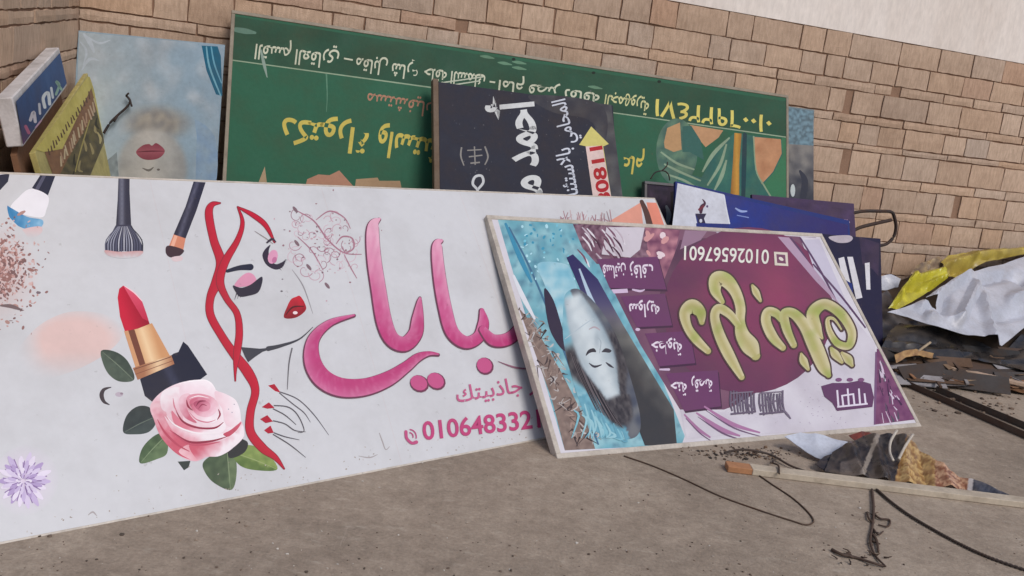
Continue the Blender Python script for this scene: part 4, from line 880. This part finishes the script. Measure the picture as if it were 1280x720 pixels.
a = [onw(x, y, .5) for x, y in ((1066, 289), (1076, 284), (1096, 279), (1114, 275))]; t.tube(cr([tuple(p) for p in a], 4), .012, lin((58, 44, 40)), 8)
a = [onw(x, y, .53) for x, y in ((1066, 289), (1062, 300), (1064, 330))]; t.tube([tuple(p) for p in a], .012, lin((58, 44, 40)), 8)
tag(t.build('iron_bracket', M_iron, None, True), 'dark bent iron hoop sticking out beside the navy sign in front of the stones', 'bracket')

# ------------------------------------------------------------------ the rubbish heap
def cdt(pts, step):
    A_ = Art.__new__(Art); V = [Vector(p) for p in pts]; m = len(V); ring = []
    for i in range(m):
        a, b = V[i], V[(i + 1) % m]; k = max(1, int((b - a).length / step)); ring += [a.lerp(b, j / k) for j in range(k)]
    def inside(x, y):
        r = False; j = m - 1
        for i in range(m):
            a, b = V[i], V[j]
            if (a.y > y) != (b.y > y) and x < (b.x - a.x) * (y - a.y) / (b.y - a.y) + a.x: r = not r
            j = i
        return r
    p2 = list(ring); y = min(p[1] for p in pts) + step / 2; odd = 0
    while y < max(p[1] for p in pts):
        x = min(p[0] for p in pts) + step * (.5 + .25 * odd)
        while x < max(p[0] for p in pts):
            if inside(x, y) and min((Vector((x, y)) - r).length_squared for r in ring) > (step * .4) ** 2: p2.append(Vector((x, y)))
            x += step
        y += step; odd = 1 - odd
    r = delaunay_2d_cdt(p2, [], [list(range(len(ring)))], 1, 1e-6); return r[0], r[2]
def folds(u, v, sc, seed, an=.6):
    p = Vector((u / sc * (an if an < .5 else 1), v / sc * (1 if an < .5 else an), seed * 3.1)); a = 1 - abs(noise.noise(p)) * 2; b = 1 - abs(noise.noise(p * 2.3 + Vector((5, 3, 1)))) * 2
    return a * .6 + b * .3 + noise.noise(p * 5) * .12
def sheet(name, label, cat, pl, pts, step, amp, sc, seed, col, thick=.003, parent=None, mat=None, lift=None, an=.6):
    """a crumpled sheet lying along a sloping plane"""
    P2, fs = cdt(pts, step); vs = []; cs = []
    for p in P2:
        u, v = pl.uv(p.x, p.y); w = amp * folds(u, v, sc, seed, an) + (lift(p.x, p.y) if lift else 0)
        vs.append(pl.P(u, v, w)); cs.append(lin(col(p.x, p.y) if callable(col) else col))
    o = obj(name, vs, [tuple(f) for f in fs], mat or M_cloth, parent, cs, False)
    md = o.modifiers.new('thickness', 'SOLIDIFY'); md.thickness = thick; md.offset = -1
    for p in o.data.polygons: p.use_smooth = True
    md2 = o.modifiers.new('edge', 'EDGE_SPLIT'); md2.split_angle = math.radians(32)
    return tag(o, label, cat)
def wl(s, d, z=0): return corner + WD * s + WN * d + Vector((0, 0, z))
# low core of rubbish under the sheets
vs = []; fs = []; cs = []; ns, nd = 70, 34
for j in range(nd + 1):
    for i in range(ns + 1):
        s = 4.35 + 4.4 * i / ns; d = .02 + 1.45 * j / nd; t = min(1, max(0, (s - 4.5) / 1.6)); top = .10 + .42 * t
        fr = 1.08 + .22 * min(1, max(0, (s - 4.6) / .6)); f = max(0, 1 - (d / fr) ** 1.6); z = top * f + .05 * folds(s, d, .22, 2) * f - .004 + (.03 * max(0, noise.noise(Vector((s * 9, d * 9, 1)))) if f > 0 else 0)
        if i in (0,) : z = -.01
        vs.append(wl(s, d, z)); cs.append(lin(blend((74, 58, 46), (34, 30, 30), .5 + noise.noise(Vector((s * 5, d * 5, 3))) * 1.4)))
for j in range(nd):
    for i in range(ns): a = j * (ns + 1) + i; fs.append((a, a + 1, a + ns + 2, a + ns + 1))
o = obj('rubbish_heap', vs, fs, M_cloth, None, cs, True); tag(o, 'heap of dark trampled rubbish and scraps against the wall\'s foot, under the sheets', 'rubbish', kind='stuff')
def ridges(lines, amp, w):
    """raised creases along lines of the photograph"""
    def f(x, y):
        z = 0
        for (x0, y0, x1, y1, k) in lines:
            dx, dy = x1 - x0, y1 - y0; t = max(0, min(1, ((x - x0) * dx + (y - y0) * dy) / (dx * dx + dy * dy)))
            d = math.hypot(x - x0 - dx * t, y - y0 - dy * t); z += k * amp * max(0, 1 - d / w)
        return z
    return f
PT = Plane(onw(1280, 330, .28), 21.75, 27)
sheet('white_tarpaulin', 'dirty white plastic tarpaulin with a torn hole draped over the rubbish heap', 'tarpaulin', PT,
      [(1108, 392), (1129, 386), (1150, 379), (1169, 389), (1168, 374), (1154, 377), (1182, 358), (1209, 342), (1246, 332), (1280, 322), (1345, 312), (1420, 318), (1430, 410), (1350, 452), (1300, 402), (1280, 410), (1251, 434), (1232, 423), (1209, 421), (1182, 414), (1159, 408), (1134, 398)],
      2.8, .022, .3, 4, lambda x, y: blend((200, 202, 212), (178, 180, 190), .5 + nz(x, y, 22)), .003,
      lift=ridges(((1220, 358, 1196, 404, 1), (1256, 346, 1226, 352, -1), (1280, 352, 1268, 346, -1.3), (1196, 404, 1160, 398, .8), (1209, 342, 1150, 384, .8), (1226, 372, 1240, 428, 1), (1262, 376, 1300, 360, .9), (1240, 400, 1284, 392, -.8), (1182, 366, 1176, 396, -.7), (1300, 330, 1330, 380, 1), (1340, 340, 1320, 420, -1)), .05, 9))
PT2 = Plane(onw(1280, 318, .12), 21.75, 34)
sheet('yellow_sheet', 'bright yellow plastic flap crumpled on the heap left of the white tarpaulin', 'sheet', PT2,
      [(1108, 388), (1120, 370), (1138, 346), (1160, 340), (1182, 338), (1180, 352), (1152, 371), (1122, 388)], 2.2, .02, .16, 9, lambda x, y: blend((214, 204, 60), (176, 166, 50), .5 + nz(x, y, 10)), .003,
      lift=ridges(((1128, 362, 1150, 362, -1), (1150, 362, 1178, 350, 1), (1112, 384, 1140, 346, 1), (1140, 352, 1176, 342, 1)), .05, 6))
sheet('yellow_sheet', 'ochre yellow strip of plastic folded along the heap\'s top against the stones', 'sheet', Plane(onw(1280, 316, .08), 21.75, 42),
      [(1174, 330), (1182, 322), (1215, 316), (1250, 314), (1282, 311), (1350, 308), (1350, 322), (1280, 320), (1232, 328), (1214, 336), (1218, 342), (1204, 350), (1184, 348), (1176, 340)], 2.2, .03, .2, 19, lambda x, y: blend((200, 178, 80), (160, 138, 62), .5 + nz(x, y, 9)), .003,
      lift=ridges(((1178, 334, 1212, 324, 1), (1190, 342, 1216, 336, -1), (1212, 322, 1280, 316, 1)), .05, 6))
sheet('tan_rag', 'small bunched tan rag lying along the yellow sheet\'s upper edge', 'rag', Plane(onw(1165, 335, .2), 21.75, 40),
      [(1136, 344), (1146, 332), (1160, 327), (1172, 322), (1180, 328), (1174, 338), (1160, 346), (1146, 348)], 3, .03, .09, 14, lambda x, y: blend((170, 146, 108), (104, 86, 72), .5 + nz(x, y, 6) * 1.3))
sheet('grey_sheet', 'dull grey plastic sheet slumped between the navy sign and the white tarpaulin', 'sheet', Plane(wl(5.05, .8, .12), 21.75, 26),
      [(1096, 372), (1108, 366), (1116, 378), (1108, 392), (1134, 400), (1160, 410), (1150, 420), (1124, 418), (1100, 426), (1094, 400)], 2.4, .03, .16, 27, lambda x, y: blend((120, 118, 122), (66, 64, 68), .5 + nz(x, y, 9)), .003)
sheet('white_scrap', 'scrap of white plastic lying between the navy sign and the yellow sheet', 'scrap', Plane(onw(1110, 350, .25), 21.75, 50),
      [(1096, 346), (1112, 344), (1124, 350), (1121, 360), (1108, 363), (1096, 364)], 3, .02, .12, 21, (196, 198, 208))
PBk = Plane(wl(5.1, 1.28, .03), 21.75, 24)
sheet('black_sheet', 'black plastic sheeting crumpled below the white tarpaulin on the heap', 'sheet', PBk,
      [(1098, 440), (1108, 420), (1122, 408), (1150, 412), (1180, 416), (1206, 424), (1240, 434), (1256, 440), (1272, 424), (1300, 412), (1420, 430), (1420, 478), (1300, 474), (1250, 462), (1210, 458), (1170, 454), (1130, 452)],
      3.2, .07, .22, 31, lambda x, y: blend((34, 32, 34), (60, 57, 56), .3 + nz(x, y, 13)), .003, mat=M_gloss, an=.3)
sheet('brown_cardboard', 'wet brown cardboard flattened at the heap\'s front edge under the pale plank', 'cardboard', Plane(wl(4.9, 1.34, .02), 21.75, 12),
      [(1158, 458), (1190, 456), (1240, 468), (1282, 478), (1330, 486), (1300, 498), (1240, 486), (1205, 483), (1180, 474)], 4, .025, .16, 41, lambda x, y: blend((92, 66, 50), (146, 104, 70), .4 + nz(x, y, 7) * 1.2))
sheet('tan_rag', 'tan cloth strip hanging from the black sheeting beside the purple sign', 'rag', Plane(wl(4.75, 1.2, .1), 21.75, 30),
      [(1116, 446), (1130, 440), (1148, 438), (1166, 443), (1164, 450), (1148, 446), (1132, 448), (1118, 456)], 2.5, .02, .1, 44, lambda x, y: blend((190, 152, 98), (140, 104, 68), .5 + nz(x, y, 5)))
def stick(name, label, cat, a, b, w, h, c, za, zb, mat=None, bev=.002):
    m = MB(); m.beam(G(*a, za), G(*b, zb), w, h, lin(c), bev=bev); return tag(m.build(name, mat or M_wood), label, cat)
stick('pale_plank', 'long pale plank lying along the heap\'s front under the black sheeting', 'plank', (1172, 456), (1330, 492), .055, .02, (186, 160, 138), .10, .035)
stick('wooden_stick', 'thin light stick pointing out of the heap towards the ground', 'stick', (1150, 466), (1200, 484), .02, .016, (176, 150, 122), .07, .009)
stick('wooden_stick', 'short grey-brown slat lying flat at the heap\'s left foot beside the purple sign', 'stick', (1112, 462), (1158, 470), .05, .015, (150, 126, 106), .05, .03)
stick('wooden_stick', 'reddish-brown slat under the pale plank\'s right end', 'stick', (1215, 482), (1262, 487), .03, .014, (142, 96, 68), .01, .01)
t = MB(); a = [G(1163, 428, .22), G(1146, 441, .16), G(1142, 452, .10), G(1140, 466, .03)]; t.tube(cr([tuple(p) for p in a], 5), .008, lin((176, 158, 132))); tag(t.build('dry_twig', M_wood, None, True), 'pale dry bent stem rising from the heap over the tan strip', 'twig')
rb = random.Random(5)
t = MB()
for i in range(75):          # larger flat scraps layered in the heap's front
    s = 4.5 + rb.random() * 2.4; d = 1.0 + .28 * rb.random() - (.06 if s > 5.6 else 0); z = .02 + (1.3 - d) * .5 * rb.random() + .02
    a = GAZ + rb.gauss(0, .16); L = rb.uniform(.25, .8); dv = Vector((math.cos(a), math.sin(a), rb.gauss(0, .04))) * L; p = wl(s, d, z)
    t.beam(p - dv / 2, p + dv / 2, rb.uniform(.03, .12), rb.uniform(.002, .006), lin(rb.choice([(40, 36, 36), (58, 48, 44), (74, 56, 46), (96, 72, 54), (34, 32, 34), (120, 96, 74), (150, 146, 148), (66, 60, 58)])), up=Vector((rb.gauss(0, .5), -.7 + rb.gauss(0, .3), 1)))
for i in range(60):
    s = 4.42 + rb.random() * 1.6; d = 1.05 + .35 * rb.random(); p = wl(s, d, .015 + .05 * rb.random()); a = rb.uniform(0, 3.14); L = rb.uniform(.04, .16)
    dv = Vector((math.cos(a), math.sin(a), rb.uniform(-.1, .25))) * L
    t.beam(p, p + dv, rb.uniform(.008, .04), rb.uniform(.003, .01), lin(rb.choice([(130, 96, 70), (84, 64, 52), (52, 46, 44), (176, 150, 120), (150, 146, 146), (146, 104, 72)])))
tag(t.build('heap_scraps', M_wood), 'loose chips of wood, card and plastic along the heap\'s front edge', 'scraps', kind='stuff')
# angle irons on the ground
def angle_iron(label, a, b, c):
    pa, pb = G(*a, .0), G(*b, .0); d = (pb - pa); L = d.length; d.normalize(); sd_ = Vector((d.y, -d.x, 0)); m = MB()
    M = Matrix((d, -sd_, Vector((0, 0, 1)))).transposed().to_4x4(); M.translation = pa + Vector((0, 0, .003))
    m.box(0, L, -.02, .02, 0, .005, lin(c), M); m.box(0, L, -.02, -.015, .0052, .035, lin(c), M)
    tag(m.build('angle_iron', M_iron), label, 'metal bar', 'iron bars lying on the ground')
angle_iron('rusty angle iron lying on the ground nearest the purple sign\'s corner', (1130, 481), (1330, 569), (96, 78, 66))
angle_iron('dark angle iron lying on the ground next to the heap, farther of the pair', (1172, 490), (1330, 556), (84, 74, 66))

# ------------------------------------------------------------------ scraps on the ground in front
m = MB(); a, b_ = G(908, 583, .014), G(1345, 636, .014); d = (b_ - a).normalized()
m.beam(a + d * .10, b_, .062, .026, lin((196, 182, 162)), bev=.002)
o = tag(m.build('wooden_batten', M_wood), 'long whitewashed wooden batten on the ground with a bare orange-brown end', 'batten')
m = MB(); m.beam(a, a + d * .0995, .06, .025, lin((178, 126, 88)), bev=.002); m.build('bare_end', M_wood, o)
PV = Plane(G(1100, 603, .012), 2, 17)
def vcol(x, y):
    n = nz(x * 1.3 + y * 1.2, y - x * .4, 5, 5); st = math.sin((x * .5 - y) * .55 + n * 4)
    if x < 1126 - (y - 570) * .25:
        c = blend((38, 33, 33), (70, 60, 56), .5 + n)
        if 1084 < x + (y - 570) * .4 < 1090: c = (150, 138, 126)
        if 1050 < x < 1075 and y > 578: c = blend(c, (120, 108, 100), .6)
        return c
    if x < 1168: return blend((206, 172, 112), (138, 98, 56), .5 + st * .45 + n * .4)
    if x < 1210: return blend((132, 80, 54), (214, 172, 136), .4 + st * .5 + n * .4)
    if x < 1216: return (206, 198, 194)
    return blend((48, 50, 62), (84, 84, 92), .5 + n)
o = sheet('torn_banner', 'torn glossy banner strip in black, gold and brown, crumpled behind the batten', 'banner', PV,
      [(1030, 590), (1040, 566), (1060, 556), (1080, 546), (1112, 544), (1134, 549), (1152, 562), (1164, 574), (1182, 588), (1208, 598), (1226, 605), (1250, 616), (1262, 622), (1220, 617), (1180, 612), (1140, 608), (1100, 602), (1060, 597)],
      1.8, .014, .13, 51, vcol, .002, None, M_gloss, ridges(((1062, 560, 1076, 598, 1), (1090, 548, 1104, 600, 1), (1128, 550, 1134, 606, 1), (1150, 562, 1160, 610, -1), (1176, 586, 1186, 612, 1), (1200, 596, 1212, 614, -1)), .02, 9))
PVt = lambda x, y, w: tuple(PV.P(*PV.uv(x, y), w))
for pts in (((1118, 546), (1110, 560), (1109, 574), (1113, 584)), ((1138, 551), (1128, 566), (1120, 582))):
    t = MB(); t.tube(cr([PVt(x, y, .036) for x, y in pts], 5), .006, lin((206, 196, 182))); t.build('white_strip', M_cloth, o, True)
sheet('white_scrap', 'folded scrap of white vinyl poking out beneath the purple sign\'s lower edge', 'scrap', Plane(G(1020, 574, .01), -8, 28),
      [(980, 548), (1000, 542), (1030, 546), (1062, 556), (1052, 566), (1030, 578), (1018, 574), (1000, 562)], 3, .014, .16, 61, lambda x, y: blend((206, 210, 222), (166, 170, 182), (y - 555) / 26 + nz(x, y, 10) * .4))
sheet('dark_rag', 'small black rag lying on the ground left of the torn banner', 'rag', Plane(G(1040, 590, .01), 0, 22),
      [(1018, 582), (1030, 572), (1048, 566), (1066, 566), (1058, 580), (1046, 590), (1030, 592)], 3, .02, .07, 66, (46, 42, 48))
sheet('red_scrap', 'crumpled red-brown wrapper under the purple sign\'s edge behind the torn banner', 'scrap', Plane(G(1075, 560, .01), 0, 30),
      [(1060, 546), (1078, 541), (1094, 545), (1090, 556), (1074, 560)], 3, .016, .06, 71, lambda x, y: blend((150, 70, 54), (96, 48, 42), .5 + nz(x, y, 5)))
def wire(name, label, cat, px, r, c, z=None, mat=None, n=8):
    t = MB(); t.tube(cr([tuple(G(x, y, (z[i] if z else r))) for i, (x, y) in enumerate(px)], n), r, lin(c)); return tag(t.build(name, mat or M_iron, None, True), label, cat)
wire('wire', 'long thin rusty wire bent into a hairpin on the ground below the purple sign', 'wire', [(780, 570), (815, 582), (855, 599), (900, 620), (950, 638), (990, 651), (1008, 656), (1017, 651), (1008, 638), (990, 622), (966, 606), (950, 595), (938, 586)], .0032, (84, 66, 54))
wire('wire', 'short dark wire curling behind the bare end of the batten', 'wire', [(905, 566), (930, 562), (962, 568), (988, 582), (1010, 590)], .005, (66, 56, 50), [.01, .03, .02, .012, .006])
wire('wire', 'little wire hook standing over the batten near its bare end', 'wire', [(974, 592), (973, 582), (966, 578), (972, 572)], .004, (70, 60, 52), [.03, .035, .03, .01])
# twisted rope
base = cr([tuple(G(x, y, .0068)) for x, y in ((1096, 612), (1112, 626), (1135, 643), (1165, 661), (1200, 680), (1240, 698), (1300, 718), (1350, 730))], 34)
for k_ in range(1):
    root = MB()
    for ph in (0, math.pi):
        pts = []
        for i, p in enumerate(base):
            q_ = Vector(base[min(i + 1, len(base) - 1)]) - Vector(base[max(i - 1, 0)]); q_.normalize(); s_ = q_.cross(Vector((0, 0, 1))).normalized()
            an = i * .95 + ph; pts.append(Vector(p) + s_ * math.cos(an) * .0032 + Vector((0, 0, 1)) * math.sin(an) * .0032)
        root.tube(pts, .0034, lin((70, 58, 52)), 6)
    tag(root.build('rope', M_wood, None, True), 'twisted dark cord trailing across the ground at the lower right', 'rope')
t = MB()
for px, r in (([(1090, 612), (1092, 634), (1091, 654), (1088, 676), (1094, 694), (1107, 708)], .0055), ([(1040, 687), (1052, 693), (1070, 697), (1092, 704), (1106, 708)], .006), ([(1092, 642), (1100, 648), (1112, 650), (1110, 658), (1098, 656)], .0045), ([(1091, 660), (1098, 668), (1104, 664)], .004), ([(1090, 676), (1100, 680)], .0045), ([(1066, 697), (1060, 690)], .005), ([(1092, 654), (1086, 648), (1084, 640)], .005), ([(1091, 668), (1096, 676), (1098, 690)], .006)):
    t.tube(cr([tuple(G(x, y, r + .004 * (i % 2))) for i, (x, y) in enumerate(px)], 6), r, lin((80, 62, 52)), 7, .6)
rt = random.Random(8)
for i in range(26):
    x, y = R_.choice([(1091, rt.uniform(625, 705)), (rt.uniform(1045, 1106), rt.uniform(690, 708))]); p = G(x, y, .004); a_ = rt.uniform(0, 6.3); L = rt.uniform(.008, .03)
    t.tube([p, p + Vector((math.cos(a_) * L * .5, math.sin(a_) * L * .5, .004)), p + Vector((math.cos(a_ + .4) * L, math.sin(a_ + .4) * L, rt.uniform(.002, .01)))], rt.uniform(.002, .004), lin(rt.choice([(80, 62, 52), (62, 50, 44), (100, 80, 66)])), 5, .5)
tag(t.build('dry_twig', M_wood, None, True), 'dry forked brown twig lying on the ground below the batten', 'twig')
# dark crumbs and mesh scrap under the purple sign's lower edge
t = MB(); rr = random.Random(23)
def pebble(t, p, r, c):
    bm = bmesh.new(); bmesh.ops.create_icosphere(bm, subdivisions=1, radius=r)
    sx, sy, sz = rr.uniform(.7, 1.3), rr.uniform(.7, 1.3), rr.uniform(.4, .8)
    vs = [Vector((v.co.x * sx, v.co.y * sy, v.co.z * sz)) * rr.uniform(.8, 1.15) + p + Vector((0, 0, r * sz * .5)) for v in bm.verts]
    bm.verts.index_update(); t.add(vs, [tuple(v.index for v in f.verts) for f in bm.faces], lin(c)); bm.free()
for i in range(650):
    x, y = rr.uniform(-20, 1300), 720 - abs(rr.gauss(0, 1)) * 110 + 20
    if y < 470: continue
    p = G(x, y); pebble(t, p, abs(rr.gauss(0, .0020)) + .001, rr.choice([(150, 132, 116), (118, 102, 90), (84, 72, 62), (176, 162, 148), (206, 198, 188), (104, 88, 76)]))
for i in range(260):
    x = rr.gauss(935, 34); y = 567 + rr.gauss(0, 5); pebble(t, G(x, y), abs(rr.gauss(0, .003)) + .0018, rr.choice([(70, 58, 50), (92, 74, 60), (52, 46, 42), (120, 96, 76)]))
for i in range(200):
    p = wl(rr.uniform(4.3, 5.6), rr.uniform(1.2, 1.75)); pebble(t, p, abs(rr.gauss(0, .006)) + .003, rr.choice([(120, 100, 84), (84, 70, 60), (150, 130, 112)]))
tag(t.build('gravel', M_wood), 'scattered grit and small stones on the dusty ground', 'gravel', kind='stuff')
